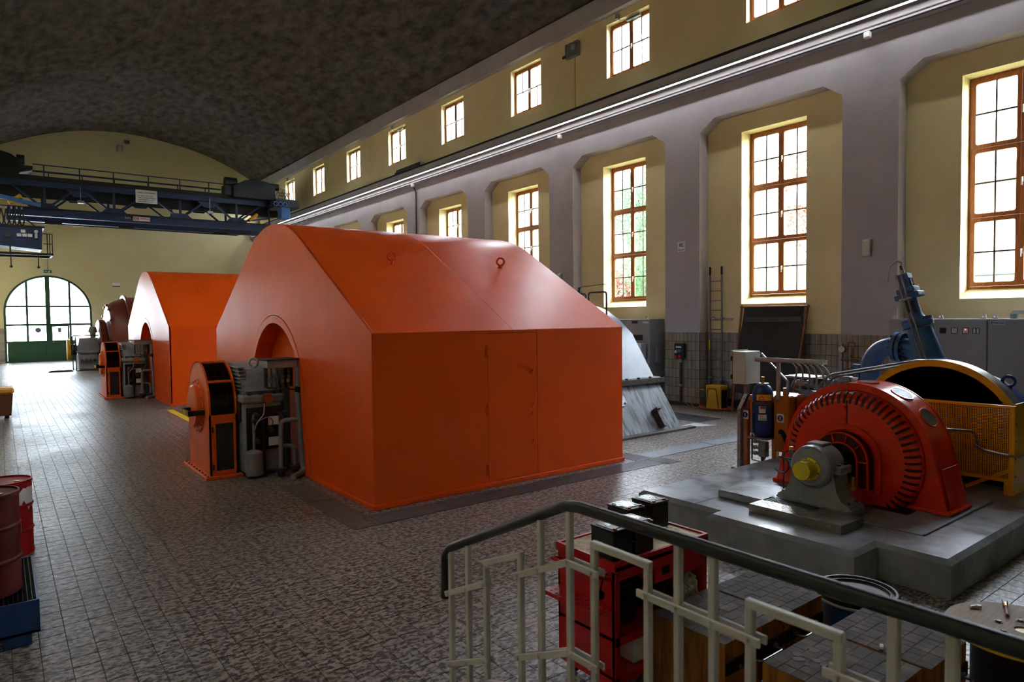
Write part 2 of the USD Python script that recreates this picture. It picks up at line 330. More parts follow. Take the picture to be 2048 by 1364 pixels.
floor = setting('floor')
part(floor, 'grout_bed', MB().box(XL-.3, XW+.6, Y0-.3, Y1+.3, -.25, -.004), 'grout')
TS = .19
def floor_tiles():
    d0 = np.array([_f[0], _f[1]]); best = []
    nx0, nx1, ny0, ny1 = int(XL/TS)-1, int(XW/TS)+1, int(-3.5/TS), int(Y1/TS)+1
    I, J = np.meshgrid(np.arange(nx0, nx1), np.arange(ny0, ny1), indexing='ij'); I, J = I.ravel(), J.ravel()
    cx, cy = (I+.5)*TS, (J+.5)*TS
    P = np.stack([cx, cy, np.full(len(cx), -EYE)], 1); dz = P @ _f; u = 1024+FPX*(P @ _r)/np.maximum(dz, 1e-3); v = 682-FPX*(P @ _u)/np.maximum(dz, 1e-3)
    near = (dz > .5) & (u > 100) & (u < 870) & (v < 1370) & (v > 800)
    order = np.where(near)[0][np.argsort(dz[near])][:300]; own = np.zeros(len(I), bool); own[order] = True
    inside = (cx > XL-.05) & (cx < XW) & (cy > -3.4) & (cy < Y1)
    g, b, h = .0022, .0016, .0
    S = np.array([[-1, -1], [1, -1], [1, 1], [-1, 1]])
    outer, inner = S*(TS/2-g), S*(TS/2-g-b)
    f = []
    for k in range(4): q = (k+1) % 4; f += [[4+k, 4+q, q], [4+k, q, k], [8+k, 8+q, 4+q], [8+k, 4+q, 4+k]]
    f += [[0, 1, 2], [0, 2, 3]]; f = np.array(f)
    loc = np.vstack([np.c_[inner, np.zeros(4)], np.c_[outer, np.full(4, -.002)], np.c_[outer, np.full(4, -.012)]])
    tilt = np.random.default_rng(3).normal(0, .0012, (len(I), 2)); lift = np.random.default_rng(4).uniform(-.0006, .0006, len(I))
    def verts(k):
        z = loc[:, 2]+lift[k][:, None]+loc[:, 0]*tilt[k, 0][:, None]*3+loc[:, 1]*tilt[k, 1][:, None]*3
        return np.stack([loc[:, 0]+cx[k][:, None], loc[:, 1]+cy[k][:, None], z], -1)
    rest = np.where(inside & ~own)[0]; V = verts(rest)
    part(floor, 'tile_field', trimesh.Trimesh(V.reshape(-1, 3), (f[None]+12*np.arange(len(rest))[:, None, None]).reshape(-1, 3), process=False), 'floor_tile', kind='stuff')
    for k in order:
        part(floor, 'tile', trimesh.Trimesh(verts(np.array([k]))[0], f, process=False), 'floor_tile')
floor_tiles()

# right wall: plaster with window openings, pillar arcade, runway band, cornice, wall tiles
wr = setting('wall_right')
low = sbox(Y0-.4, 0, Y1+.4, 9.9).difference(unary_union([sbox(c-WW/2, WB, c+WW/2, WT) for c in WC[1:]]))
part(wr, 'plaster', MB().px(low, XW, XW+.56), 'yellow_plaster')
upp = sbox(Y0-.4, 9.9, Y1+.4, 14.2).difference(unary_union([sbox(c-UW/2, UB, c+UW/2, UT) for c in WC[1:]]))
part(wr, 'clerestory_plaster', MB().px(upp, XU, XU+.36), 'yellow_plaster')
sl = MB()
for c in WC:
    p = Polygon([(XW-.005, WB-.002), (XW+.47, WB-.002), (XW+.47, FB+.01)]); sl.py(p, c-WW/2, c+WW/2)
part(wr, 'window_sill', sl, 'yellow_plaster')
bays = []
for a, b in zip(PC, PC[1:]):
    y0, y1 = a+PW/2, b-PW/2; bays.append(Polygon([(y0, -.1), (y1, -.1), (y1, 8.04), (y1-.5, 8.38), (y0+.5, 8.38), (y0, 8.04)]))
def arcade():
    g = sbox(Y0-.4, 0, Y1+.2, 9.35).difference(unary_union(bays)).buffer(-.02).buffer(.02)
    return MB().px(g, XF, XW+.01)
part(wr, 'pillar_arcade', arcade(), 'grey_plaster', label='grey rendered pillars with chamfered openings below the crane runway')
part(wr, 'runway_band', MB().box(16.2, XU+.01, Y0-.4, Y1, 9.26, 9.94, .015), 'grey_plaster')
part(wr, 'crane_rail', MB().box(16.22, 16.3, Y0-.4, Y1, 9.94, 10.02), 'crane_dark')
part(wr, 'round_moulding', MB().tube([(16.195, Y0, 9.37), (16.195, Y1-.2, 9.37)], .035, 12), 'cornice_grey')
part(wr, 'cable_conduit', MB().tube([(16.205, Y0, 9.262), (16.205, Y1-.2, 9.262)], .02, 8), 'black_paint', label='black cable line under the runway band')
part(wr, 'cornice', MB().py(Polygon([(XU+.02, 13.05), (16.84, 13.08), (16.74, 13.62), (16.74, 13.8), (XU+.02, 13.8)]), Y0-.4, Y1), 'cornice_grey')
TW, TH = .1425, .2775
def wall_tiles():
    own, rest = [], MB(); t = .014
    def field(plane, x, a0, a1, near, z1=TILE_TOP, rows=8):
        n = int(round((a1-a0)/TW)); w = (a1-a0)/n
        for r in range(rows):
            zt = z1-r*TH; zb = max(zt-TH+.01, .0)
            for k in range(n):
                p, q = a0+k*w+.005, a0+(k+1)*w-.005
                o = MB() if near and r < 8 else rest
                if plane == 'x': o.box(x-t, x, p, q, zb, zt, .002 if near else 0)
                else: o.box(p, q, x-t, x, zb, zt, .002 if near else 0)
                if o is not rest: own.append(o)
    y1b = PC[2]+PW/2; m1 = PC[3]
    field('x', XF, m1-PW/2, m1+PW/2, True); field('y', m1-PW/2, XF+.005, XW, True)
    field('x', XW, y1b, m1-PW/2, True); field('x', XF, PC[2]-PW/2, y1b, False)
    field('y', PC[2]-PW/2, XF+.005, XW, False)
    for c in (4, 5, 6): field('x', XF, PC[c]-PW/2, PC[c]+PW/2, False); field('y', PC[c]-PW/2, XF+.005, XW, False); field('x', XW, PC[c-1]+PW/2, PC[c]-PW/2, False)
    field('x', XW, PC[1]+PW/2, PC[2]-PW/2, False)
    own = own[:300]+[]; 
    return own, rest
_own, _rest = wall_tiles()
for o in _own: part(wr, 'tile', o, 'wall_tile')
part(wr, 'tile_field', _rest, 'wall_tile', kind='stuff')
bed = MB()
for a in PC: bed.box(XF-.008, XF+.01, a-PW/2-.001, a+PW/2+.001, 0, TILE_TOP-.004).box(XF-.004, XW, a-PW/2-.008, a-PW/2+.002, 0, TILE_TOP-.004)
for a, b in zip(PC, PC[1:]): bed.box(XW-.008, XW+.01, a+PW/2, b-PW/2, 0, TILE_TOP-.004)
part(wr, 'tile_grout', bed, 'grout')
part(wr, 'tile_skirting', MB().box(XF-.03, XF, PC[3]-PW/2, PC[3]+PW/2, 0, .09, .01).box(XW-.03, XW, PC[2]+PW/2, PC[3]-PW/2, 0, .09, .01), 'grout')
part(wr, 'corner_trim', MB().box(XF-.025, XF+.02, PC[2]+PW/2-.03, PC[2]+PW/2+.03, 0, TILE_TOP, .005), 'cornice_grey')

# left wall (beyond the frame): blind, with a light line along its runway
wl = setting('wall_left')
lw = sbox(Y0-.4, 0, Y1+.4, 14.2)
part(wl, 'plaster', MB().px(lw, XL-.4, XL), 'yellow_plaster')
part(wl, 'runway_band', MB().box(XL-.01, XL+.3, Y0, Y1, 9.26, 9.94), 'grey_plaster')
part(wl, 'cornice', MB().box(XL-.02, XL+.2, Y0, Y1, 13.05, 13.8), 'cornice_grey')
wf = setting('wall_front')
part(wf, 'plaster', MB().box(XL-.4, XU+.4, Y0-.5, Y0, 0, 16.6), 'yellow_plaster')

# end wall with the arched gate opening
wb = setting('wall_back')
DX, DR, DS = 2.75, 2.5, 3.4
arch = unary_union([sbox(DX-DR, -.1, DX+DR, DS), Point(DX, DS).buffer(DR, quad_segs=24).intersection(sbox(DX-DR, DS-.01, DX+DR, DS+DR+1))])
part(wb, 'plaster', MB().py(sbox(XL-.4, 0, XU+.4, 16.6).difference(arch), Y1, Y1+.5), 'far_plaster')
wt = MB()
for x0, x1 in ((XL, DX-DR), (DX+DR, XW)):
    n = int((x1-x0)/.1425)
    for r in range(8):
        for k in range(n): wt.box(x0+k*(x1-x0)/n+.003, x0+(k+1)*(x1-x0)/n-.003, Y1-.014, Y1, TILE_TOP+.1-(r+1)*TH+.006, TILE_TOP+.1-r*TH)
part(wb, 'tile_field', wt, 'wall_tile', kind='stuff')

# barrel vault, rough plaster displaced a little
def vault():
    xs = np.linspace(XL-.1, XU-.2, 70); ys = np.linspace(Y0-.4, Y1+.2, 190)
    Xg, Yg = np.meshgrid(xs, ys, indexing='ij'); z = VZ-VR+np.sqrt(VR*VR-(Xg-VX)**2)
    P = np.stack([Xg, Yg, z], -1); nz = meshkit.fbm(np.stack([Xg*.28, Yg*.16, z*0], -1), 3, 2)-.5
    edge = np.clip(1-np.abs(Xg-VX)/8.4, 0, 1); P[..., 2] += nz*.22*np.clip(edge*4, 0, 1)
    m, n = Xg.shape; i, j = np.meshgrid(np.arange(m-1), np.arange(n-1), indexing='ij'); a = i*n+j
    f = np.stack([a, a+1, a+n+1, a+n], -1).reshape(-1, 4)
    top = P.copy(); top[..., 2] += .4
    b = MB().add(P.reshape(-1, 3), f).add(top.reshape(-1, 3), f[:, ::-1]); b.curved = True; return b
ce = setting('ceiling')
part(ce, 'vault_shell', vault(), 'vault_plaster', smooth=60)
part(ce, 'vault_seat', MB().box(XU-.35, XU+.4, Y0-.4, Y1+.2, 13.68, 14.2).box(XL-.4, XL+.2, Y0-.4, Y1+.2, 13.68, 14.2), 'vault_plaster')

# windows: every sash with its panes
def window(name, c, zb, zt, w, x, rows, parent_src=None):
    t = setting(name, (x, c, zb)); y0, y1 = c-w/2, c+w/2
    fr = sbox(y0, zb, y1, zt).difference(sbox(y0+.05, zb+.06, y1-.05, zt-.05))
    part(t, 'frame', MB().px(fr, x, x+.07), 'wood_frame')
    H = (zt-zb-.11)/rows; W = (w-.1)/2
    for r in range(rows):
        for q in (1, 0):
            a, b, lo, hi = y0+.05+q*W+.003, y0+.05+(q+1)*W-.003, zb+.06+r*H+.004, zb+.06+(r+1)*H-.004
            op = rrect(a+.075, b-.075, lo+.085, hi-.085, .05)
            s = part(t, 'sash', MB().px(sbox(a, lo, b, hi).difference(op), x-.02, x+.05), 'wood_frame')
            m, k = (a+b)/2, (lo+hi)/2
            part(s, 'glazing_bar', MB().box(x-.005, x+.03, m-.015, m+.015, lo+.08, hi-.08).box(x-.005, x+.03, a+.07, b-.07, k-.015, k+.015), 'glazing_bar')
            for e0, e1 in ((a+.06, m), (m, b-.06)):
                for g0, g1 in ((lo+.07, k), (k, hi-.07)):
                    part(s, 'pane', MB().box(x+.012, x+.017, e0+.004, e1-.004, g0+.004, g1-.004), 'pane')
            if q == 0:
                hd = MB().box(x-.035, x-.02, b-.05, b-.02, k-.09, k+.02, .004).tube([(x-.04, b-.035, k), (x-.075, b-.035, k), (x-.075, b-.035, k-.16)], .011, 8, .02)
                part(s, 'handle', hd, 'white_plastic', label='white window handle')
    return t
w1 = window('window_1', WC[1], FB, WT, WW, 17.29, 3); LOW = [w1]
for k in range(2, len(WC)): LOW.append(copy_of(w1, f'window_{k}', (0, WC[k]-WC[1], 0), kind='structure'))
u1 = window('window_20', WC[1], UB, UT, UW, 17.27, 1)
for k in range(2, len(WC)): copy_of(u1, f'window_{19+k}', (0, WC[k]-WC[1], 0), kind='structure')

# the arched gate
dg = setting('door_1', (DX, Y1+.2, 0)); yd = Y1+.12
ring = arch.difference(unary_union([sbox(DX-DR+.13, -.2, DX+DR-.13, DS), Point(DX, DS).buffer(DR-.13, quad_segs=24).intersection(sbox(-9, DS-.01, 19, 19))]))
part(dg, 'frame', MB().py(ring, yd-.08, yd+.14), 'door_green')
cols = [DX-DR+.13, 1.52, 2.69, 3.95, DX+DR-.13]
inner = arch.buffer(-.12)
bars = MB()
for x, w in ((1.52, .12), (3.95, .12), (2.69, .26)): bars.py(sbox(x-w/2, 0, x+w/2, 9).intersection(inner), yd-.05, yd+.05)
for z, h in ((3.77, .12), (2.53, .13), (1.37, .12), (.06, .12)): bars.box(cols[0], cols[4], yd-.045, yd+.045, z-h/2, z+h/2)
part(dg, 'mullion', bars, 'door_green')
for i in range(4):
    part(dg, 'door_panel', MB().box(cols[i]+.02, cols[i+1]-.02, yd-.02, yd+.02, .08, 1.36).box(cols[i]+.16, cols[i+1]-.16, yd-.032, yd-.02, .24, 1.2, .01), 'door_green')
    for z0, z1 in ((1.4, 2.53), (2.53, 3.77), (3.77, 6)):
        pg = sbox(cols[i], z0, cols[i+1], z1).intersection(inner)
        p = part(dg, 'pane', MB().py(pg, yd, yd+.008), 'pane_frosted')
        if z0 == 1.4 and i == 1: part(p, 'round_sticker', MB().cyl((2.1, yd-.004, 2.16), (2.1, yd-.001, 2.16), .17), 'sticker_grey', label='round grey sticker on the pane')
        if z0 == 1.4 and i == 2: part(p, 'notice', MB().box(3.22, 3.42, yd-.004, yd-.001, 2.0, 2.3), 'sticker_grey', label='grey notice sheet on the pane')
part(dg, 'wicket_frame', MB().py(sbox(2.8, .03, 3.88, 2.49).difference(sbox(2.9, .13, 3.78, 2.39)), yd-.07, yd-.02), 'door_green', label='frame of the small walk-through door')
part(dg, 'door_handle', MB().tube([(2.86, yd-.07, 1.32), (2.86, yd-.13, 1.32), (3.0, yd-.13, 1.32)], .014, 8, .02), 'brass')

# outdoors
og = single('lawn', MB().box(XW+.57, 140, -60, 160, -.45, -.3), 'outdoor_grass', 'green lawn outside the tall windows', 'lawn', kind='stuff')
yardg = single('yard_paving', MB().box(-60, 15, Y1+.51, 160, -.3, -.1), 'outdoor_asphalt', 'pale paved yard outside the arched gate', 'paving', kind='structure')
hl = MB()
def hill():
    xs = np.linspace(38, 140, 40); ys = np.linspace(-50, 160, 60); X, Y = np.meshgrid(xs, ys, indexing='ij')
    z = (X-38)*.42+(meshkit.fbm(np.stack([X*.05, Y*.05, X*0], -1), 3, 5)-.5)*6*np.clip((X-38)/20, 0, 1)-.3
    m, n = X.shape; i, j = np.meshgrid(np.arange(m-1), np.arange(n-1), indexing='ij'); a = i*n+j
    hl.add(np.stack([X, Y, z], -1).reshape(-1, 3), np.stack([a, a+n, a+n+1, a+1], -1).reshape(-1, 4)); hl.curved = True
hill(); single('grass_hill', hl, 'outdoor_grass', 'green grass hillside rising behind the house', 'hill', kind='structure')
# light lines along both crane runways: a channel open downwards and to the room
LY0 = 4.0
def light_line(name, x, s, label):
    t = thing(name, label, 'light', (x, Y0, 9.52)); z = 9.525
    part(t, 'housing', MB().box(x-.05, x+.05, LY0, Y1-.7, z+.028, z+.05).box(*sorted((x+s*.038, x+s*.05)), LY0, Y1-.7, z-.03, z+.03).box(*sorted((x-s*.038, x-s*.05)), LY0, Y1-.7, z-.018, z+.03), 'galvanised')
    part(t, 'diffuser', MB().box(*sorted((x-s*.035, x+s*.035)), LY0+.02, Y1-.72, z-.03, z+.026, .015), 'led', label='glowing white tube of the light line')
    for y in np.arange(LY0+.5, Y1-1, 2.7): part(t, 'bracket', MB().box(*sorted((x+s*.05, x+s*.245)), y-.02, y+.02, z+.03, z+.06), 'galvanised')
    return t
light_line('light_line', 15.95, 1, 'long white glowing light line under the crane runway on the right wall')
light_line('light_line', XL+.55, -1, 'long white glowing light line on the left wall, outside the picture')
# ---------------------------------------------------------------- orange generator housings
HX0, HX1, HY0, HY1, HE, HC = 4.17, 9.27, 8.72, 17.22, 2.53, 12.97
def housing_profile(off=0.):
    R = 2.9; a = math.radians(30); zc = 4.545-R
    arc = [(HC+R*math.sin(t), zc+R*math.cos(t)) for t in np.linspace(-a, a, 25)]
    return Polygon([(HY0, 0), (HY0, HE)]+arc+[(HY1, HE), (HY1, 0)]).buffer(-off, join_style=2)
def arch_poly(R, flare):
    c = 1.26; pts = [(HC+R*math.cos(t), c+R*math.sin(t)) for t in np.linspace(0, PI, 40)]
    return Polygon(pts+[(HC-R-flare*.25, .8), (HC-R-flare, -.01), (HC+R+flare, -.01), (HC+R+flare*.25, .8)])
def cut(mb, *boxes):
    import manifold3d as m3
    def mf(x):
        t = trimesh.Trimesh(*[np.vstack(q) for q in x.arrays_list()], process=False); t.merge_vertices(digits_vertex=6)
        return m3.Manifold(m3.Mesh(np.asarray(t.vertices, np.float32), np.asarray(t.faces, np.uint32)))
    a = mf(mb)
    for b in boxes: a = a-mf(b)
    q = a.to_mesh(); o = MB(); o.add(np.array(q.vert_properties[:, :3], float), np.array(q.tri_verts, int)); o.curved = mb.curved; return o
def housing(label):
    t = thing('generator_housing', label, 'machine housing', ((HX0+HX1)/2, HC, 0))
    prof, core = housing_profile(), housing_profile(.05)
    face = prof.difference(arch_poly(1.57, .27))
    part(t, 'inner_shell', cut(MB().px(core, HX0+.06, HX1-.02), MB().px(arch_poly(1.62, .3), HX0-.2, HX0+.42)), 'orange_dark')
    doorcut = MB().box(6.175, 7.2, HY0-.1, HY0+.2, .085, 2.485)
    for a, b in ((HX0+.012, 6.693), (6.699, HX1)):
        shell = prof.difference(housing_profile(.045))
        part(t, 'shell_panel', cut(MB().px(shell, a, b), doorcut), 'orange_paint', smooth=20)
    g0 = face.intersection(sbox(0, -1, HC-.003, 9)); g1 = face.intersection(sbox(HC+.003, -1, 99, 9))
    for g in (g0, g1): part(t, 'gable_panel', MB().px(g, HX0, HX0+.045), 'orange_paint')
    rim = arch_poly(1.557, .262).difference(arch_poly(1.41, .15)).intersection(sbox(-9, .0, 99, 9))
    for g in (rim.intersection(sbox(0, -1, HC-.002, 9)), rim.intersection(sbox(HC+.002, -1, 99, 9))): part(t, 'arch_rim', MB().px(g, HX0-.004, HX0+.36), 'orange_paint')
    back = arch_poly(1.45, .16).intersection(sbox(-9, 0, 99, 9))
    for g in (back.intersection(sbox(0, -1, HC-.5, 9)), back.intersection(sbox(HC-.494, -1, 99, 9))): part(t, 'niche_panel', MB().px(g, HX0+.34, HX0+.38), 'orange_paint')
    d = part(t, 'door', MB().box(6.181, 7.194, HY0+.002, HY0+.03, .092, 2.479), 'orange_paint')
    for z in (2.2, 1.27, .29): part(d, 'hinge', MB().cyl((6.178, HY0-.012, z-.1), (6.178, HY0-.012, z+.1), .014, n=10).box(6.13, 6.23, HY0-.008, HY0+.003, z-.08, z+.08), 'orange_paint')
    for z in (1.84, 1.27, .66): part(d, 'handle', MB().cyl((7.1, HY0, z), (7.1, HY0-.05, z), .025, n=12).bar((7.1, HY0-.045, z), (7.02, HY0-.075, z-.05), .02, .028, .006), 'orange_paint')
    part(d, 'lock', MB().cyl((7.1, HY0+.003, 1.13), (7.1, HY0-.02, 1.13), .03, n=14), 'orange_paint')
    fl = MB().box(HX0-.03, HX1+.03, HY0-.03, HY0, 0, .075, .006).box(HX0-.03, HX1+.03, HY1, HY1+.03, 0, .075, .006).box(HX1, HX1+.03, HY0, HY1, 0, .075, .006)
    fl.box(HX0-.03, HX0, HY0, HC-1.86, 0, .075, .006).box(HX0-.03, HX0, HC+1.86, HY1, 0, .075, .006)
    part(t, 'base_flange', fl, 'orange_paint')
    s = math.tan(math.radians(30)); nn = unit([0, -s, 1])
    for y in (10.76, 2*HC-10.76):
        nn = unit([0, -s if y < HC else s, 1]); z = HE+.585*(min(y, 2*HC-y)-HY0)
        for x in (5.55, 7.95):
            c = np.array([x, y, z+.0]); e = MB().cyl(c-nn*.02, c+nn*.04, .05, .035, 16); e.torus(c+np.array([0, -.02 if y < HC else .02, .115]), (.45, .85, .1), .072, .021, 24, 10)
            part(t, 'lifting_eye', e, 'orange_paint')
    return t
h1 = housing('nearer large orange gabled steel housing with a plain side door')
DYH = 14.93
h2 = copy_of(h1, 'generator_housing', (.13, DYH, 0), 'farther orange gabled steel housing in the middle of the hall', 'machine housing')

# slip-ring hood and bearing pedestal in front of the arch
AY, AZ = 13.03, 1.2
def hood(label):
    x0, x1, hw, R, zs = 2.81, 3.27, .78, .78, 1.215
    t = thing('slip_ring_hood', label, 'machine guard', ((x0+x1)/2, AY, 0))
    def outline(r): return unary_union([sbox(AY-r, .05, AY+r, zs), Point(AY, zs).buffer(r, quad_segs=24).intersection(sbox(-9, zs-.01, 99, 9))])
    fr = outline(R)
    for x in (x0, x1-.03): part(t, 'end_sheet', MB().px(fr, x, x+.03), 'orange_hood')
    part(t, 'inner_box', MB().px(outline(R-.12), x0+.03, x1-.03), 'flange_dirty')
    # curved tinted windows between ribs, near side
    for a0, a1 in ((100, 142), (146, 190)):
        th = np.radians(np.linspace(a0, a1, 14)); P = [(AY+(R-.02)*math.cos(q), zs+(R-.02)*math.sin(q)) for q in th]; Q = [(AY+(R-.028)*math.cos(q), zs+(R-.028)*math.sin(q)) for q in th[::-1]]
        part(t, 'curved_window', MB().px(Polygon(P+Q), x0+.05, x1-.05), 'tinted', label='curved dark tinted inspection window', smooth=40)
    for a in (98, 144, 192):
        q = math.radians(a); c = np.array([0, AY+(R-.02)*math.cos(q), zs+(R-.02)*math.sin(q)]); part(t, 'rib', MB().bar(c+[x0, 0, 0], c+[x1, 0, 0], .05, .035, .006, up=(0, math.cos(q), math.sin(q))), 'orange_hood')
    th = np.radians(np.linspace(0, 97, 20)); P = [(AY+R*math.cos(q), zs+R*math.sin(q)) for q in th]; Q = [(AY+(R-.02)*math.cos(q), zs+(R-.02)*math.sin(q)) for q in th[::-1]]
    part(t, 'roof_sheet', MB().px(Polygon(P+Q), x0, x1), 'orange_hood', smooth=40)
    for k in range(3): part(t, 'busbar', MB().tube([(x0+.1+.12*k, AY+(R-.09)*math.cos(q), zs+(R-.09)*math.sin(q)) for q in np.radians(np.linspace(100, 188, 12))], .018, 8), 'copper')
    for k in range(4):
        q = math.radians(112+20*k); c = (x0+.2, AY+(R-.09)*math.cos(q), zs+(R-.09)*math.sin(q)); part(t, 'brush_holder', MB().obox(c, np.eye(3), (.3, .05, .03), .006), 'brass')
    # near side door with a grille
    ys = AY-R; part(t, 'side_frame', MB().py(sbox(x0, .05, x1, 1.1).difference(sbox(x0+.06, .1, x1-.04, .98)), ys, ys+.03), 'orange_hood')
    d = part(t, 'side_door', MB().py(sbox(x0+.05, .08, x1-.03, 1.0).difference(sbox(x0+.1, .13, x1-.07, .95)), ys-.012, ys), 'orange_hood')
    g = MB()
    for x in np.arange(x0+.105, x1-.07, .012): g.box(x, x+.004, ys-.006, ys-.002, .13, .95)
    for z in np.arange(.14, .95, .02): g.box(x0+.1, x1-.07, ys-.004, ys-.001, z, z+.005)
    part(d, 'grille', g, 'machine_grey_dark', kind='stuff')
    for z in (.2, .85): part(d, 'hinge', MB().cyl((x0+.05, ys-.015, z-.05), (x0+.05, ys-.015, z+.05), .014, n=10), 'black_paint')
    yf = AY+R; part(t, 'far_side_sheet', MB().box(x0, x1, yf-.02, yf, .05, zs), 'orange_hood')
    # round perforated guard on the end
    part(t, 'guard_flange', MB().lathe([(.36, 0), (.48, 0), (.48, .025), (.36, .025)], (x0, AY, AZ), (-1, 0, 0), 40), 'orange_hood')
    for k in range(16):
        q = 2*PI*k/16; c = np.array([x0-.025, AY+.45*math.cos(q), AZ+.45*math.sin(q)]); part(t, 'flange_bolt', MB().cyl(c, c-[.014, 0, 0], .013, n=6), 'orange_dark')
    part(t, 'guard_drum', MB().lathe([(.38, .02), (.38, .085), (.35, .11)], (x0, AY, AZ), (-1, 0, 0), 40), 'orange_hood')
    g = MB()
    for k in range(-15, 16):
        o = k*.024; l = math.sqrt(max(.35**2-o*o, 0))
        if l > .03: g.box(x0-.108, x0-.102, AY-l, AY+l, AZ+o-.004, AZ+o+.004).box(x0-.105, x0-.099, AY+o-.004, AY+o+.004, AZ-l, AZ+l)
    part(t, 'guard_mesh', g, 'orange_hood', kind='stuff', label='perforated front of the round guard')
    part(t, 'guard_back', MB().cyl((x0-.03, AY, AZ), (x0-.02, AY, AZ), .38), 'orange_dark')
    bx = x0-.24
    part(t, 'hazard_bar', MB().box(bx-.03, bx, AY-.5, AY+.12, AZ-.12, AZ-.03, .004).box(bx, x0, AY-.5, AY-.47, AZ-.12, AZ-.03).box(bx, x0-.1, AY+.08, AY+.11, AZ-.12, AZ-.03), 'black_paint')
    for k in range(4):
        y = AY-.46+.15*k; p = Polygon([(y, AZ-.118), (y+.07, AZ-.118), (y+.11, AZ-.032), (y+.04, AZ-.032)]); part(t, 'hazard_stripe', MB().px(p, bx-.033, bx-.029), 'hazard_yellow', label='yellow stripe of the hazard bar')
    part(t, 'base_plate', MB().box(x0-.09, x1+.06, AY-R-.1, AY+R+.1, 0, .05, .006), 'orange_hood')
    for y in np.linspace(AY-R-.05, AY+R+.05, 9): part(t, 'base_bolt', MB().cyl((x0-.05, y, .05), (x0-.05, y, .068), .016, n=6), 'black_paint')
    return t
def pedestal(label):
    t = thing('bearing_pedestal', label, 'machine', (3.75, 12.6, 0))
    y0, y1 = 12.05, 13.95
    part(t, 'lower_casing', MB().box(3.32, 4.02, y0, y1, .02, 1.32, .06), 'machine_grey')
    part(t, 'joint_flange', MB().box(3.29, 4.06, y0-.05, y1+.05, 1.28, 1.42, .03), 'machine_grey')
    up = Polygon([(y0+.06, 1.42), (y0+.1, 1.6), (y0+.3, 1.86), (AY-.3, 1.95), (AY+.3, 1.95), (y1-.3, 1.86), (y1-.1, 1.6), (y1-.06, 1.42)])
    part(t, 'upper_casing', MB().px(up, 3.34, 3.98), 'machine_grey')
    part(t, 'cover_plate', MB().prism(Polygon([(-.28, 0), (.3, 0), (.3, .12), (.24, .2), (.24, .36), (-.22, .36), (-.22, .2), (-.28, .14)]), .05, (3.66, y0+.06, 1.46), ((1, 0, 0), (0, .5, .866), (0, -.866, .5))), 'machine_grey')
    for k in range(7): part(t, 'cooling_fin', MB().box(3.3, 3.42, y0+.12+.012*k, y1-.12, 1.5+.065*k, 1.515+.065*k, .004), 'machine_grey')
    part(t, 'lifting_eye', MB().cyl((3.62, y0+.36, 1.84), (3.62, y0+.36, 1.9), .045, n=14).torus((3.62, y0+.36, 1.97), (.35, 1, 0), .075, .022, 24, 10), 'machine_grey')
    for x in (3.42, 3.62, 3.86): part(t, 'flange_bolt', MB().cyl((x, y0-.01, 1.42), (x, y0-.01, 1.455), .028, n=6), 'machine_grey_dark')
    part(t, 'coupling_guard', MB().cyl((3.275, AY, AZ), (3.34, AY, AZ), .5).box(3.275, 3.36, y0+.1, y0+.5, .95, 1.3, .02), 'black_paint')
    part(t, 'rear_frame', MB().box(4.0, 4.1, y0-.12, y0+1.2, .05, 1.98, .01), 'machine_grey_dark')
    part(t, 'panel_recess', MB().box(3.36, 3.99, y0-.045, y0-.004, .45, 1.2, .01), 'black_paint')
    yp = y0-.14
    part(t, 'junction_box', MB().box(3.62, 4.14, y0-.42, y0+.02, 1.9, 2.04, .012), 'machine_grey')
    part(t, 'junction_box_lid', MB().box(3.6, 4.17, y0-.45, y0+.04, 2.04, 2.06, .004), 'machine_grey_dark')
    part(t, 'box_bracket', MB().box(3.64, 3.68, yp-.1, yp, 1.55, 1.92).box(4.08, 4.12, yp-.1, yp, 1.55, 1.92).bar((3.64, yp-.16, 1.56), (4.12, yp-.16, 1.5), .03, .03), 'machine_grey_dark')
    for k in range(4):
        x = 3.72+.1*k; v = part(t, 'valve_rod', MB().tube([(x, yp-.15, 1.9), (x, yp-.15, 1.54)], .014, 8), 'copper'); part(v, 'valve_body', MB().cyl((x, yp-.15, 1.64), (x, yp-.15, 1.7), .032, n=12).sphere((x, yp-.17, 1.74), .026, 1), 'steel')
    part(t, 'drain_pipe', MB().tube([(4.02, yp-.2, 2.0), (4.16, yp-.2, 2.0), (4.16, yp-.24, 1.2), (4.2, yp-.28, .16), (4.2, yp-.34, .06), (3.9, yp-.62, .05)], .05, 14, .1), 'pipe_grey')
    part(t, 'sleeve', MB().cyl((4.16, yp-.22, 1.46), (4.17, yp-.235, 1.56), .06, n=16), 'black_rubber')
    part(t, 'filter_pot', MB().cyl((3.45, yp, .05), (3.45, yp, .42), .15).sphere((3.45, yp, .42), .15, 2, (1, 1, .45)).tube([(3.45, yp, .45), (3.45, yp, 1.1)], .024, 8), 'pipe_grey')
    part(t, 'upright', MB().box(3.56, 3.62, yp-.07, yp-.01, .02, 1.18, .005), 'black_paint')
    part(t, 'return_pipe', MB().tube([(4.12, yp-.25, .98), (3.84, yp-.25, .98), (3.82, yp-.25, .12)], .04, 12, .09), 'pipe_grey')
    part(t, 'short_pipe', MB().tube([(3.86, yp-.1, .52), (4.1, yp-.16, .5), (4.1, yp-.18, .14)], .036, 12, .1), 'pipe_grey')
    for x, y in ((3.82, yp-.25), (4.1, yp-.18)): part(t, 'pipe_flange', MB().cyl((x, y, .1), (x, y, .13), .1, n=20).cyl((x, y, .14), (x, y, .165), .1, n=20).cyl((x, y, .02), (x, y, .1), .05, n=14), 'machine_grey_dark')
    part(t, 'oil_gauge', MB().cyl((3.7, yp+.06, 1.36), (3.7, yp-.06, 1.36), .085).cyl((3.7, yp-.06, 1.36), (3.7, yp-.066, 1.36), .072), 'brass')
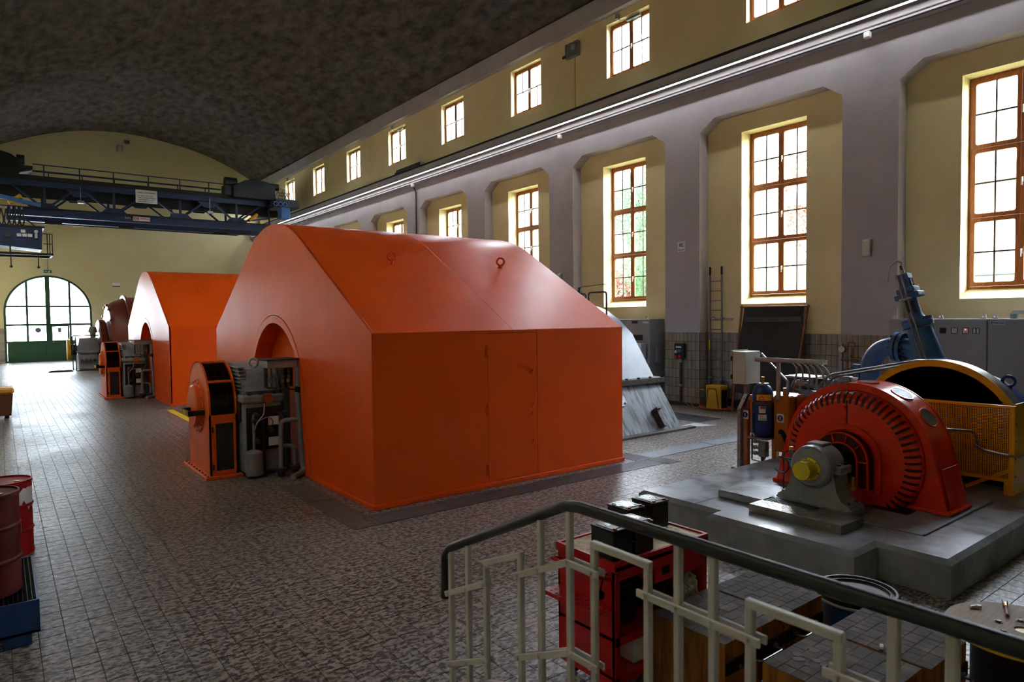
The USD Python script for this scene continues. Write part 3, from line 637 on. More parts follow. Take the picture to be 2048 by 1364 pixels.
    for z in (.98, .62): part(t, 'warning_plate', MB().box(3.66, 3.84, yp-.13, yp-.125, z-.075, z+.075), 'sign_white', label='small white and red warning plate')
    for x, z, r in ((3.48, .98, .07), (3.5, 1.08, .05), (3.92, .92, .075), (3.74, .8, .065), (4.0, 1.08, .055), (3.5, .62, .06)): part(t, 'valve', MB().cyl((x, yp+.04, z), (x, yp-.09, z), r, r*.7, 14).cyl((x, yp-.09, z), (x, yp-.12, z), r*.35, n=10), 'machine_grey_dark')
    part(t, 'cable', MB().tube([(3.62, yp-.08, 1.28), (3.58, yp-.16, 1.1), (3.46, yp-.14, .96), (3.44, yp-.1, .84)], .012, 8, .05).tube([(3.5, yp-.1, .98), (3.62, yp-.18, 1.06), (3.74, yp-.14, 1.0), (3.72, yp-.13, .9)], .01, 8, .05), 'galvanised')
    part(t, 'manifold', MB().box(3.9, 4.06, y0-.05, y0+.5, .3, 1.1, .01), 'flange_dirty')
    return t
for fn, lab in ((hood, 'orange arched slip-ring hood with striped bar beside the %s housing'), (pedestal, 'grey bearing block with pipes and valves before the %s orange housing')):
    o = fn(lab % 'nearer'); copy_of(o, o.split('/')[-1], (.12, DYH+.12, 0), lab % 'farther', 'machine guard' if fn is hood else 'machine')

# third machine: brown round generator and the grey gear unit before it
def brown_machine():
    t = thing('brown_generator', 'round brown generator standing behind the farther orange housing', 'generator', (6.4, 45, 0)); o = (0, 45, 1.2); d = (1, 0, 0)
    part(t, 'front_bell', MB().lathe([(0, 4.45), (1.5, 4.45), (1.6, 4.5), (1.6, 4.8), (1.5, 4.86)], o, d, 48), 'brown_paint')
    part(t, 'stator_bell', MB().lathe([(1.5, 4.9), (2.38, 4.94), (2.62, 5.2), (2.86, 5.75)], o, d, 56), 'brown_paint')
    part(t, 'stator_flange', MB().lathe([(2.8, 5.75), (3.02, 5.75), (3.02, 5.86), (2.8, 5.86)], o, d, 56), 'brown_paint')
    part(t, 'stator_body', MB().lathe([(2.82, 5.86), (2.9, 6.0), (2.9, 8.4), (2.6, 8.7), (0, 8.7)], o, d, 56), 'brown_paint')
    for a in range(40, 180, 23):
        q = math.radians(a); part(t, 'bracket', MB().obox((4.95, 45-2.45*math.cos(q), 1.2+2.45*math.sin(q)), np.eye(3), (.16, .12, .12), .01), 'brown_paint')
    part(t, 'foot', MB().box(5.9, 8.4, 42.2, 42.7, 0, 1.0), 'brown_paint')
    part(t, 'foot', MB().box(5.9, 8.4, 47.3, 47.8, 0, 1.0), 'brown_paint')
    return t
brown_machine()
def gear_unit():
    t = thing('grey_gear_unit', 'grey gear unit with guard rail standing before the round brown generator', 'machine', (3.9, 45, 0))
    part(t, 'lower_casing', MB().box(3.45, 4.42, 44.1, 46, .03, .95, .06), 'machine_grey')
    part(t, 'upper_casing', MB().py(Polygon([(3.42, .95), (3.4, 1.25), (3.5, 1.8), (4.36, 1.8), (4.44, 1.25), (4.42, .95)]), 44.0, 46.0), 'pipe_grey')
    part(t, 'joint_flange', MB().box(3.36, 4.44, 43.95, 46.05, .98, 1.1, .02), 'machine_grey')
    part(t, 'base_plate', MB().box(3.3, 4.42, 43.6, 46.2, 0, .05, .01), 'machine_grey_dark')
    part(t, 'brake_disc', MB().cyl((3.0, 44.6, 1.15), (3.12, 44.6, 1.15), .48).cyl((3.12, 44.6, 1.15), (3.4, 44.6, 1.15), .3), 'black_paint')
    part(t, 'disc_rim', MB().lathe([(.5, -.05), (.58, -.05), (.58, .1), (.5, .1)], (3.0, 44.6, 1.15), (1, 0, 0), 32), 'yellow_paint')
    part(t, 'guard_rail', MB().tube([(3.16, 43.8, .05), (3.16, 43.8, 1.95), (4.4, 43.9, 1.95)], .025, 8, .1).tube([(3.3, 43.8, .05), (3.3, 43.8, 1.9)], .025, 8), 'black_paint')
    part(t, 'beacon', MB().cyl((4.2, 44.6, 1.8), (4.2, 44.6, 2.1), .12, .16).lathe([(.24, 2.1), (.16, 2.4), (.0, 2.45)], (4.2, 44.6, 0), (0, 0, 1), 20), 'pipe_grey')
    for k in range(4): part(t, 'valve', MB().cyl((3.6+.2*k, 44.05, .55), (3.6+.2*k, 43.9, .55), .07, n=12), 'machine_grey_dark')
    part(t, 'floor_frame', MB().tube([(3.1, 43.7, .06), (2.1, 43.6, .06), (2.0, 43.0, .06), (3.1, 43.0, .06)], .03, 8, .1), 'black_paint'); return t
gear_unit()

# turbine casing behind the near housing
def turbine():
    t = thing('turbine_casing', 'pale grey curved turbine casing with a worn flaking lower half behind the orange housing', 'turbine', (11.2, 13.4, 0)); x0, x1, c = 9.45, 13.0, 13.4
    half = [(10.27, 0), (11.03, 1.1)]; upper = [(11.12, 1.16), (11.46, 1.67), (11.86, 2.27), (12.3, 2.62), (12.77, 2.89), (13.1, 2.99), (13.4, 3.02)]
    mir = lambda p: [(2*c-y, z) for y, z in p[::-1]]
    part(t, 'lower_casing', MB().px(Polygon(half+mir(half)), x0, x1), 'turbine_worn')
    part(t, 'upper_casing', MB().px(Polygon(upper+mir(upper)[1:]), x0, x1-.01), 'turbine_white', smooth=40)
    part(t, 'joint_flange', MB().px(Polygon([(10.9, 1.08), (10.9, 1.2), (2*c-10.9, 1.2), (2*c-10.9, 1.08)]), x0, x1+.12), 'flange_dirty')
    for x in np.arange(9.7, 13.1, .42): part(t, 'flange_bolt', MB().cyl((x, 10.96, 1.2), (x, 10.96, 1.24), .035, n=6), 'black_paint')
    part(t, 'base_rail', MB().box(x0, x1+.32, 10.12, 10.3, 0, .05, .006), 'flange_dirty')
    s = unit([0, .76, 1.1]); n = unit([0, -1.1, .76]); ax = ((1, 0, 0), tuple(s), tuple(n))
    ip = np.array([10.98, 10.27, 0])+s*.93
    ip[0] = 11.32
    pl = part(t, 'inspection_plate', MB().prism(rrect(-.24, .24, -.16, .16, .1), .03, ip, ax), 'cabinet_light', label='pale oval inspection plate held by bolts')
    for a, b in ((-.16, .1), (0, .12), (.16, .1), (-.16, -.1), (0, -.12), (.16, -.1)): q = ip+np.array([a, 0, 0])+s*b+n*.03; part(pl, 'bolt', MB().cyl(q, q+n*.025, .022, n=6), 'black_paint')
    b = np.array([12.33, 10.27, 0])+s*.32
    part(t, 'lifting_lug', MB().prism(Polygon([(-.05, -.22), (.05, -.22), (.05, .25), (-.05, .25)]), .14, b, ax).prism(Polygon([(-.08, .2), (.08, .2), (.08, .25), (-.08, .25)]), .2, b, ax), 'flange_dirty')
    u0 = np.array([11.62, 11.70, 2.04]); su = unit([0, .4, .6]); nu = unit([0, -.6, .4])
    part(t, 'grab_handle', MB().obox(u0+nu*.05, [(1, 0, 0), su, nu], (.07, .42, .1), .01), 'pipe_grey')
    part(t, 'sensor_line', MB().tube([(12.3, 12.1, 2.5), (12.3, 12.1, 3.35), (12.3, 12.75, 3.35), (12.3, 12.75, 2.9)], .022, 8, .08).tube([(12.3, 12.85, 2.95), (12.3, 12.85, 3.32), (12.3, 13.05, 3.32)], .02, 8, .06), 'machine_grey_dark')
    part(t, 'pressure_valve', MB().cyl((12.3, 13.1, 2.95), (12.3, 13.1, 3.5), .035, n=10).obox((12.3, 13.1, 3.34), np.eye(3), (.09, .13, .16), .01).tube([(12.3, 13.1, 3.5), (12.3, 12.75, 3.52), (12.3, 12.1, 3.55)], .008, 6), 'machine_grey_dark')
    return t
turbine()
# ---------------------------------------------------------------- concrete plinth and the red generator
PH = .37
def plinth():
    t = setting('trim_1', (9, 4, 0))
    out = Polygon([(7.13, 2.47), (14.2, 2.47), (14.2, 6.14), (6.84, 6.14), (6.84, 4.9), (6.64, 4.9), (6.64, 3.15), (7.13, 3.15)])
    m = MB().pz(out, 0, PH-.045)
    # chipped chamfer along the top edge
    a, b = list(out.exterior.coords)[:-1], list(out.buffer(-.05, join_style=2).exterior.coords)[:-1]
    if out.exterior.is_ccw != Polygon(b).exterior.is_ccw: b = b[::-1]
    k0 = min(range(len(b)), key=lambda k: (b[k][0]-a[0][0])**2+(b[k][1]-a[0][1])**2); b = b[k0:]+b[:k0]
    n = len(a); v = [(*p, PH-.045) for p in a]+[(*p, PH) for p in b]
    m.add(v, [[i, (i+1) % n, n+(i+1) % n, n+i] for i in range(n)]).pz(Polygon(b), PH-.06, PH)
    part(t, 'concrete_base', m, 'concrete_paint')
    part(t, 'raised_pad', MB().obox((7.75, 4.6, PH+.05), np.eye(3), (.8, 1.3, .1), .02), 'concrete_paint')
    part(t, 'pit_cover', MB().box(8.35, 8.58, 3.35, 3.8, PH+.001, PH+.02).box(8.0, 8.5, 4.75, 5.1, PH+.001, PH+.02), 'black_paint')
    part(t, 'base_plate', MB().box(7.72, 9.75, 2.95, 5.35, PH, PH+.012, .004), 'concrete_paint')
    part(t, 'edge_angle', MB().box(7.72, 9.75, 2.93, 2.95, PH, PH+.022, .003), 'steel', label='bright steel edge angle of the generator base')
    part(t, 'joint_groove', MB().box(6.9, 8.6, 5.24, 5.255, PH-.001, PH+.002), 'black_paint')
plinth()
def chequer_step():
    t = thing('chequer_plate_step', 'bright chequer plate step in front of the grey bearing pedestal', 'step', (7.35, 4.06, PH)); z0, z1 = PH+.001, PH+.1; x0, x1, y0, y1 = 7.09, 7.6, 3.5, 4.62
    part(t, 'body', MB().box(x0, x1, y0, y1, z0, z1, .006), 'chequer_bright'); d = MB()
    for i, x in enumerate(np.arange(x0+.03, x1-.02, .045)):
        for j, y in enumerate(np.arange(y0+.03, y1-.02, .045)):
            s = 1 if (i+j) % 2 else -1; d.obox((x, y, z1), [unit([1, s, 0]), unit([-s, 1, 0]), (0, 0, 1)], (.034, .01, .005), .002)
    for j, y in enumerate(np.arange(y0+.03, y1-.02, .045)):
        for i, z in enumerate((z0+.03, z0+.07)):
            s = 1 if (i+j) % 2 else -1; d.obox((x0, y, z), [unit([0, 1, s]), unit([0, -s, 1]), (1, 0, 0)], (.034, .01, .005), .002)
    for i, x in enumerate(np.arange(x0+.03, x1-.02, .045)):
        for j, z in enumerate((z0+.03, z0+.07)):
            s = 1 if (i+j) % 2 else -1; d.obox((x, y0, z), [unit([1, 0, s]), unit([-s, 0, 1]), (0, 1, 0)], (.034, .01, .005), .002)
    part(t, 'tread_pattern', d, 'chequer_bright', kind='stuff'); return t
GY, GZ = 4.12, .92
def red_generator():
    t = thing('red_generator', 'round bright red generator on splayed feet on the grey concrete plinth', 'generator', (8.95, GY, PH+.012)); z0 = PH+.012
    def frame(r, foot):
        th = np.radians(np.linspace(14, 166, 50)); arc = [(GY+r*math.cos(a), GZ+r*math.sin(a)) for a in th]
        return Polygon(arc+[(GY-foot+.03, z0+.06), (GY-foot, z0), (GY+foot, z0), (GY+foot-.03, z0+.06)])
    outer, inn = frame(.925, 1.1), frame(.90, 1.07)
    holes = unary_union([Point(0, 0)])
    part(t, 'frame', MB().px(outer, 8.68, 9.22), 'red_paint', smooth=25)
    for x in (8.65, 9.22): part(t, 'frame_ring', MB().px(frame(.93, 1.1).difference(circle(GY, GZ, .84, 24)), x, x+.03), 'red_paint', smooth=25)
    part(t, 'foot_flange', MB().box(8.62, 9.28, GY-1.12, GY-.55, z0, z0+.05, .012), 'red_paint'); part(t, 'foot_flange', MB().box(8.62, 9.28, GY+.55, GY+1.12, z0, z0+.05, .012), 'red_paint')
    for s in (-1, 1): part(t, 'foot_panel', MB().bar((8.95, GY+s*1.086, z0+.07), (8.95, GY+s*.995, z0+.52), .5, .008, .003, up=(0, s, .2)), 'red_paint')
    o, d = (0, GY, GZ), (1, 0, 0)
    # bell end shield with a slotted shoulder
    part(t, 'end_shield', MB().lathe([(.3, 8.46), (.7, 8.46), (.74, 8.475), (.79, 8.51), (.825, 8.57), (.835, 8.66)], o, d, 96), 'red_paint')
    for k in range(60):
        a = 2*PI*(k+.5)/60; c, s = math.cos(a), math.sin(a)
        if math.sin(a) < -.72: continue
        pts = [(8.462, .69), (8.47, .745), (8.505, .795), (8.57, .832)]
        P = [np.array([x-.004, GY+r*c, GZ+r*s]) for x, r in pts]; m = MB()
        for p, q in zip(P, P[1:]): m.bar(p, q, .028, .01, .002, up=(-1, c, s), ext=.002)
        part(t, 'vent_slot', m, 'red_dark', label='dark vent slot in the end shield')
    for y in (GY,): part(t, 'shield_seam', MB().box(8.452, 8.462, y-.004, y+.004, GZ+.42, GZ+.73), 'red_dark')
    for a in (20, 38, 56, 76, 84, 104, 122, 142, 160):
        q = math.radians(a); c = np.array([8.65, GY+.885*math.cos(q), GZ+.885*math.sin(q)]); part(t, 'frame_bolt', MB().cyl(c, c-[.014, 0, 0], .014, n=6), 'brass')
    for y, z in ((.03, .64), (.03, .5), (.03, .4), (-.03, .4)): c = np.array([8.46, GY+y, GZ+z]); part(t, 'shield_bolt', MB().cyl(c, c-[.012, 0, 0], .013, n=6), 'red_paint')
    # horseshoe air guard round the shaft
    def horse(r0, r1, x0, x1, m, nm, a0=0, a1=180, drop=.36):
        g = MB(); th = np.radians(np.linspace(a0, a1, 30)); P = [(GY+r1*math.cos(a), GZ+r1*math.sin(a)) for a in th]; Q = [(GY+r0*math.cos(a), GZ+r0*math.sin(a)) for a in th[::-1]]
        return part(t, nm, g.px(Polygon([(GY+r1, GZ-drop)]+P+[(GY-r1, GZ-drop), (GY-r0, GZ-drop)]+Q+[(GY+r0, GZ-drop)]), x0, x1), m, smooth=25)
    horse(.36, .43, 8.42, 8.47, 'red_paint', 'guard_base', drop=.38); horse(.325, .345, 8.28, 8.31, 'red_paint', 'guard_rim', drop=.34); horse(.2, .222, 8.28, 8.31, 'red_paint', 'guard_rim', drop=.34)
    horse(.325, .335, 8.3, 8.44, 'red_dark', 'guard_skin', drop=.34); horse(.21, .33, 8.3, 8.305, 'red_dark', 'guard_mesh', drop=.33)
    for a in (-38, 0, 35, 70, 105, 140, 180, 218):
        q = math.radians(a); c, s = math.cos(q), math.sin(q)
        if a in (-38, 218): p0, p1 = (8.295, GY+.2*np.sign(c), GZ-.32), (8.295, GY+.345*np.sign(c), GZ-.32)
        else: p0, p1 = (8.295, GY+.2*c, GZ+.2*s), (8.295, GY+.345*c, GZ+.345*s)
        part(t, 'guard_spoke', MB().bar(p0, p1, .016, .03, .003, up=(1, 0, 0)), 'red_paint')
    part(t, 'shaft', MB().cyl((8.02, GY, GZ), (8.5, GY, GZ), .09), 'steel')
    part(t, 'shaft_gap', MB().cyl((8.44, GY, GZ), (8.462, GY, GZ), .31, n=40), 'black_paint')
    # oval screened openings on the crown
    for a in (36, 61, 88, 128):
        q = math.radians(180-a-0); q = math.radians(a); n = np.array([0, -math.cos(q), math.sin(q)]); c = np.array([8.95, GY, GZ])+n*.918; s = np.array([0, math.sin(q), math.cos(q)])
        w = part(t, 'oval_screen', MB().prism(affinity.scale(Point(0, 0).buffer(1, quad_segs=12), .15, .115), .012, c, ((1, 0, 0), tuple(s), tuple(n))), 'cabinet_light', label='oval mesh screen in the red crown')
        g = MB()
        for u in np.arange(-.14, .141, .014):
            l = .112*math.sqrt(max(1-(u/.15)**2, 0)); 
            if l > .01: g.obox(c+np.array([u, 0, 0])+n*.013, [(1, 0, 0), s, n], (.003, 2*l, .004))
        part(w, 'wire', g, 'steel', kind='stuff')
        rim = affinity.scale(Point(0, 0).buffer(1, quad_segs=14), .165, .13).difference(affinity.scale(Point(0, 0).buffer(1, quad_segs=14), .15, .115))
        part(t, 'oval_rim', MB().prism(rim, .017, c, ((1, 0, 0), tuple(s), tuple(n))), 'red_paint')
    return t
red_generator(); chequer_step()
def pedestal_bearing():
    z0, x0, x1 = PH+.013, 7.66, 7.98
    t = thing('bearing_stand', 'grey cast bearing stand with a yellow perforated cap before the red generator', 'bearing', (7.82, GY+.02, z0)); y = GY+.02; z0 -= .0
    L_ = [(y-.44, z0), (y-.44, z0+.13), (y-.41, z0+.15), (y-.35, z0+.18), (y-.295, z0+.28), (y-.265, z0+.44), (y-.235, GZ)]; R_ = [(2*y-a, b) for a, b in L_[::-1]]
    part(t, 'body', MB().px(Polygon(L_+R_).buffer(-.012).buffer(.012), x0, x1), 'pipe_grey')
    for s in (-1, 1): part(t, 'foot', MB().box(x0-.02, x1+.03, y-.47 if s < 0 else y+.32, y-.32 if s < 0 else y+.47, z0, z0+.12, .03), 'pipe_grey')
    for s in (-1, 1):
        for x in (x0+.07, x1-.06): part(t, 'anchor_bolt', MB().cyl((x, y+s*.4, z0+.11), (x, y+s*.4, z0+.17), .024, n=6), 'machine_grey_dark')
    part(t, 'housing', MB().lathe([(.0, x0-.06), (.22, x0-.06), (.245, x0-.035), (.255, x0+.02), (.255, x1-.04), (.22, x1+.02), (.1, x1+.02)], (0, y, GZ), (1, 0, 0), 48), 'pipe_grey')
    for s in (-1, 1): part(t, 'split_lug', MB().box(x0+.02, x1-.02, y+s*.33 if s < 0 else y+.22, y-.22 if s < 0 else y+.33, GZ-.06, GZ+.035, .012), 'pipe_grey')
    for s in (-1, 1):
        for x in (x0+.09, x1-.09): part(t, 'lug_bolt', MB().cyl((x, y+s*.285, GZ+.03), (x, y+s*.285, GZ+.06), .022, n=6), 'machine_grey_dark')
    part(t, 'inspection_cover', MB().box(x0+.06, x1-.06, y-.1, y+.1, GZ+.235, GZ+.275, .01), 'pipe_grey')
    part(t, 'cap', MB().lathe([(.135, x0-.06), (.135, x0-.075), (.108, x0-.075), (.108, x0-.24), (.1, x0-.245)], (0, y, GZ-.02), (1, 0, 0), 40), 'yellow_bright', label='yellow sheet cap on the shaft end')
    hol = []
    for i in range(-5, 6):
        for j in range(-5, 6):
            u, v = (i+.5*(j % 2))*.019, j*.0168
            if math.hypot(u, v) < .098: hol.append(circle(y+u, GZ-.02+v, .0062, 2))
    part(t, 'cap_grille', MB().px(circle(y, GZ-.02, .107, 12).difference(unary_union(hol)), x0-.246, x0-.242), 'yellow_bright', label='perforated yellow face of the cap')
    part(t, 'cap_inside', MB().cyl((x0-.2, y, GZ-.02), (x0-.06, y, GZ-.02), .102), 'black_paint')
    for k in range(6): q = 2*PI*k/6+.3; c = np.array([x0-.075, y+.125*math.cos(q), GZ-.02+.125*math.sin(q)]); part(t, 'cap_screw', MB().cyl(c, c-[.01, 0, 0], .008, n=6), 'steel')
    part(t, 'oil_plug', MB().box(x0-.004, x0+.002, y-.03, y+.05, z0+.03, z0+.07), 'black_paint')
    part(t, 'sensor', MB().cyl((x0+.1, y+.32, GZ+.03), (x0+.1, y+.32, GZ+.14), .022, n=12), 'steel'); part(t, 'sensor_head', MB().cyl((x0+.1, y+.32, GZ+.14), (x0+.1, y+.32, GZ+.18), .026, n=12), 'label_orange')
    part(t, 'sensor_cable', MB().tube([(x0+.1, y+.36, GZ+.12), (x0+.06, y+.4, GZ+.1), (x0+.06, y+.4, GZ-.36)], .009, 8, .04).tube([(x0+.0, y+.24, GZ+.04)]+[(x0-.06, y+.36+.1*math.cos(a), GZ-.03+.1*math.sin(a)) for a in np.linspace(1.2, 5.6, 14)], .01, 8), 'machine_grey_dark')
    part(t, 'drain_valve', MB().cyl((x1-.06, y-.36, GZ-.22), (x1-.06, y-.36, GZ-.1), .022, n=12).sphere((x1-.06, y-.36, GZ-.24), .035, 1).tube([(x1-.06, y-.25, GZ-.22), (x1-.06, y-.36, GZ-.22)], .016, 8), 'brass'); return t
pedestal_bearing()
def rear_bearing():
    t = thing('rear_bearing_block', 'dark grey bearing block between the red generator and yellow mesh guard', 'bearing', (9.95, 4.0, PH))
    part(t, 'block', MB().box(9.7, 10.2, 3.55, 4.45, PH+.012, .86, .04), 'machine_grey_dark'); part(t, 'housing', MB().cyl((9.7, 4.05, .92), (10.2, 4.05, .92), .26, n=32), 'machine_grey_dark')
    part(t, 'oil_pipe', MB().tube([(9.9, 4.2, 1.2), (9.9, 3.5, 1.2), (10.1, 3.25, 1.18), (10.15, 3.22, 1.0)], .016, 8, .06), 'steel'); part(t, 'pipe_holder', MB().box(9.86, 9.94, 3.62, 3.7, .86, 1.22, .01), 'machine_grey'); return t
rear_bearing()
def mesh_guard():
    t = thing('flywheel_guard', 'yellow mesh guard box around the black flywheel behind the red generator', 'machine guard', (11.2, 4.0, PH)); x0, x1, y0, y1, zt = 10.27, 11.25, 2.87, 5.16, 1.53
    g = MB()
    for y in np.arange(y0+.05, y1-.04, .02): g.box(x0+.004, x0+.008, y, y+.006, .58, zt-.03)
    for z in np.arange(.59, zt-.03, .02): g.box(x0+.002, x0+.006, y0+.04, y1-.04, z, z+.006)
    part(t, 'wire_mesh', g, 'yellow_paint', kind='stuff', label='yellow wire mesh front')
    part(t, 'front_frame', MB().px(sbox(y0, PH, y1, zt).difference(unary_union([sbox(y0+.05, .58, y1-.05, zt-.035), sbox(y0+.1, PH-.1, y1-.1, .54)])), x0-.01, x0+.03), 'yellow_paint')
    part(t, 'corner_flange', MB().box(x0-.02, x0+.05, y0-.012, y0+.03, PH, zt, .004), 'yellow_paint')
    for z in (.62, .85, 1.08, 1.3, 1.43): part(t, 'flange_bolt', MB().cyl((x0+.02, y0-.012, z), (x0+.02, y0-.024, z), .014, n=6), 'brass')
    part(t, 'side_panel', MB().box(x0+.05, x1, y0, y0+.02, PH, zt+.02, .004), 'yellow_paint', label='plain yellow side panel'); part(t, 'side_panel', MB().box(x0+.05, x1, y1-.02, y1, PH, zt, .004), 'yellow_paint')
    part(t, 'diagonal_strut', MB().bar((x0+.04, y0+.02, PH+.34), (x0+.04, y0+.55, PH+.02), .05, .02, .004, up=(1, 0, 0)), 'yellow_paint')
    part(t, 'dark_liner', MB().box(x0+.44, x0+.46, y0+.05, y1-.05, PH, zt-.06), 'black_paint')
    part(t, 'conduit', MB().tube([(x0-.06, y0+.42, 1.0), (x0-.06, y0+.3, .93), (x0-.06, y0+.02, .9), (x0+.0, y0-.06, .89), (x1, y0-.06, .86)], .016, 8, .05), 'steel'); return t
mesh_guard()
def flywheel():
    t = thing('flywheel', 'large flywheel with a yellow rim rising above the yellow mesh guard', 'flywheel', (11.0, 4.02, PH)); o, d, R = (0, 4.016, .92), (1, 0, 0), 1.128
    part(t, 'rim', MB().lathe([(R-.095, 10.82), (R, 10.82), (R, 10.84)], o, d, 96).lathe([(R-.095, 10.82), (R-.095, 10.9)], o, d, 96), 'yellow_paint')
    part(t, 'running_surface', MB().lathe([(R, 10.84), (R, 11.12), (R-.1, 11.12), (0, 11.12)], o, d, 96), 'steel', label='bare steel outer surface of the wheel')
    part(t, 'web', MB().lathe([(R-.09, 10.9), (.86, 10.9), (.84, 10.915), (.2, 10.93), (0, 10.93)], o, d, 96), 'black_paint')
    part(t, 'hub', MB().cyl((10.78, 4.02, .92), (10.93, 4.02, .92), .2, n=32), 'black_paint'); return t
flywheel()
def wheel_cover():
    t = thing('turbine_cover', 'dark blue turbine cover with a lifting eye behind the flywheel', 'turbine', (12.4, 4.0, 0))
    part(t, 'shell', MB().lathe([(0, 11.75), (.83, 11.75), (.86, 11.8), (.86, 12.1), (0, 12.12)], (0, 3.95, .95), (1, 0, 0), 56), 'blue_paint'); c = np.array([11.95, 3.42, 1.62])
    part(t, 'lifting_eye', MB().cyl(c-[0, 0, .12], c, .05, n=16).torus(c+[0, 0, .08], (1, .2, 0), .075, .024, 24, 10), 'blue_paint'); part(t, 'base', MB().box(11.8, 12.1, 3.0, 4.9, PH, .5), 'blue_paint'); return t
wheel_cover()
def blue_pipe():
    X = 12.75; t = thing('penstock_valve', 'blue elbow pipe and slanted gate valve with a cylinder drive behind the flywheel', 'pipe', (X, 5.2, PH)); ang = math.radians(16)
    ax = unit([0, math.sin(ang), math.cos(ang)])       # the spindle leans towards +y going up
    part(t, 'elbow', MB().tube([(X, 5.78, PH), (X, 5.78, 1.55)]+[(X, 5.78-.42*(1-math.cos(a)), 1.72+.42*math.sin(a)) for a in np.linspace(0, PI/2, 10)]+[(X, 5.28, 2.14)], .165, 28), 'pipe_blue')
    part(t, 'pipe_flange', MB().cyl((X, 5.36, 2.14), (X, 5.3, 2.135), .255, n=36), 'pipe_blue'); part(t, 'pipe_flange', MB().cyl((X, 5.27, 2.13), (X, 5.21, 2.125), .255, n=36), 'pipe_blue')
    for k in range(12): q = 2*PI*k/12; c = np.array([X+.22*math.cos(q), 5.2, 2.13+.22*math.sin(q)]); part(t, 'flange_bolt', MB().cyl(c+[0, .19, 0], c-[0, .04, 0], .022, n=6), 'machine_grey_dark')
    bot = np.array([X, 4.72, 1.62]); top = bot+ax*.98
    part(t, 'valve_body', MB().tube([bot-ax*.3, bot+ax*.35, top-ax*.1], [.3, .245, .19], 28).tube([(X, 5.22, 2.12), (X, 5.0, 2.08), (X, 4.8, 1.85), (X, 4.7, 1.6)], [.17, .18, .2, .22], 24).sphere((X, 4.92, 2.1), .19, 2), 'pipe_blue')
    part(t, 'bonnet_flange', MB().cyl(top-ax*.07, top, .245, n=36), 'pipe_blue'); part(t, 'bonnet_flange', MB().cyl(top+ax*.012, top+ax*.07, .245, n=36), 'pipe_blue'); part(t, 'gasket', MB().cyl(top, top+ax*.012, .235, n=36), 'steel')
    c = top+ax*.07
    part(t, 'yoke', MB().tube([c, c+ax*.08, c+ax*.4], [.15, .11, .1], 24), 'pipe_blue')
    for s in (-1, 1):
        part(t, 'yoke_slot', MB().obox(c+ax*.22+np.array([-.09, s*.045, 0]), [(1, 0, 0), np.cross(ax, [1, 0, 0]), ax], (.03, .05, .22), .004), 'black_paint', label='dark slot in the yoke')
    side = unit(np.cross(ax, [1, 0, 0])); d = c+ax*.42
    part(t, 'cylinder_base', MB().obox(d, [(1, 0, 0), side, ax], (.3, .4, .09), .012), 'pipe_blue'); part(t, 'cylinder_base', MB().obox(d+ax*.1, [(1, 0, 0), side, ax], (.26, .3, .09), .012), 'pipe_blue')
    part(t, 'cylinder', MB().cyl(d+ax*.12, d+ax*.32, .095, n=28), 'pipe_blue'); part(t, 'cylinder_head', MB().obox(d+ax*.35, [(1, 0, 0), side, ax], (.2, .2, .1), .01), 'pipe_blue')
    for a in (-1, 1):
        for b in (-1, 1): p = d+np.array([a*.085, 0, 0])+side*b*.085; part(t, 'tie_rod', MB().cyl(p+ax*.1, p+ax*.42, .011, n=8), 'steel')
    h = d+ax*.4; part(t, 'position_sensor', MB().cyl(h, h+ax*.08, .035, n=14), 'steel'); part(t, 'sensor_plug', MB().cyl(h+ax*.08, h+ax*.16, .022, n=12), 'black_paint')
    e = h+ax*.16; part(t, 'sensor_cable', MB().tube([e, e+[0, -.03, .05], e+[0, .06, .1], e+[-.05, .16, .0], e+[-.1, .17, -.3]], .013, 8, .05), 'machine_grey')
    for k in (0, 1):
        o = np.array([-.3, .0-.075*k, 0]); part(t, 'hydraulic_line', MB().tube([d+side*-.12+ax*.34+o+[0, .12, 0], d+ax*.15+o, c+o+ax*.1+[0, -.0, 0], top-ax*.4+o, bot+ax*.1+o], .017, 8, .08), 'steel')
    part(t, 'line_clamp', MB().obox(d-ax*.06+np.array([-.28, -.03, 0]), [(1, 0, 0), side, ax], (.08, .18, .04), .006), 'steel'); part(t, 'side_port', MB().cyl((X, 5.95, 1.72), (X, 6.1, 1.72), .07, n=16).box(X-.06, X+.06, 5.96, 6.03, 1.2, 1.72), 'pipe_blue')
    return t
blue_pipe()
def oil_lines():
    t = thing('oil_line_pair', 'pair of bent bright steel pipes arching over the red generator', 'pipe', (9.8, 4.9, PH))
    for k in (0, 1): part(t, 'pipe', MB().tube([(9.6+.06*k, 5.1-.05*k, PH+.012), (9.6+.06*k, 5.1-.05*k, 1.66), (9.75+.06*k, 5.0-.05*k, 1.84-.03*k), (11.6, 4.55-.07*k, 1.98-.03*k), (12.2, 4.5-.07*k, 1.95)], .017, 10, .1), 'steel')
oil_lines()
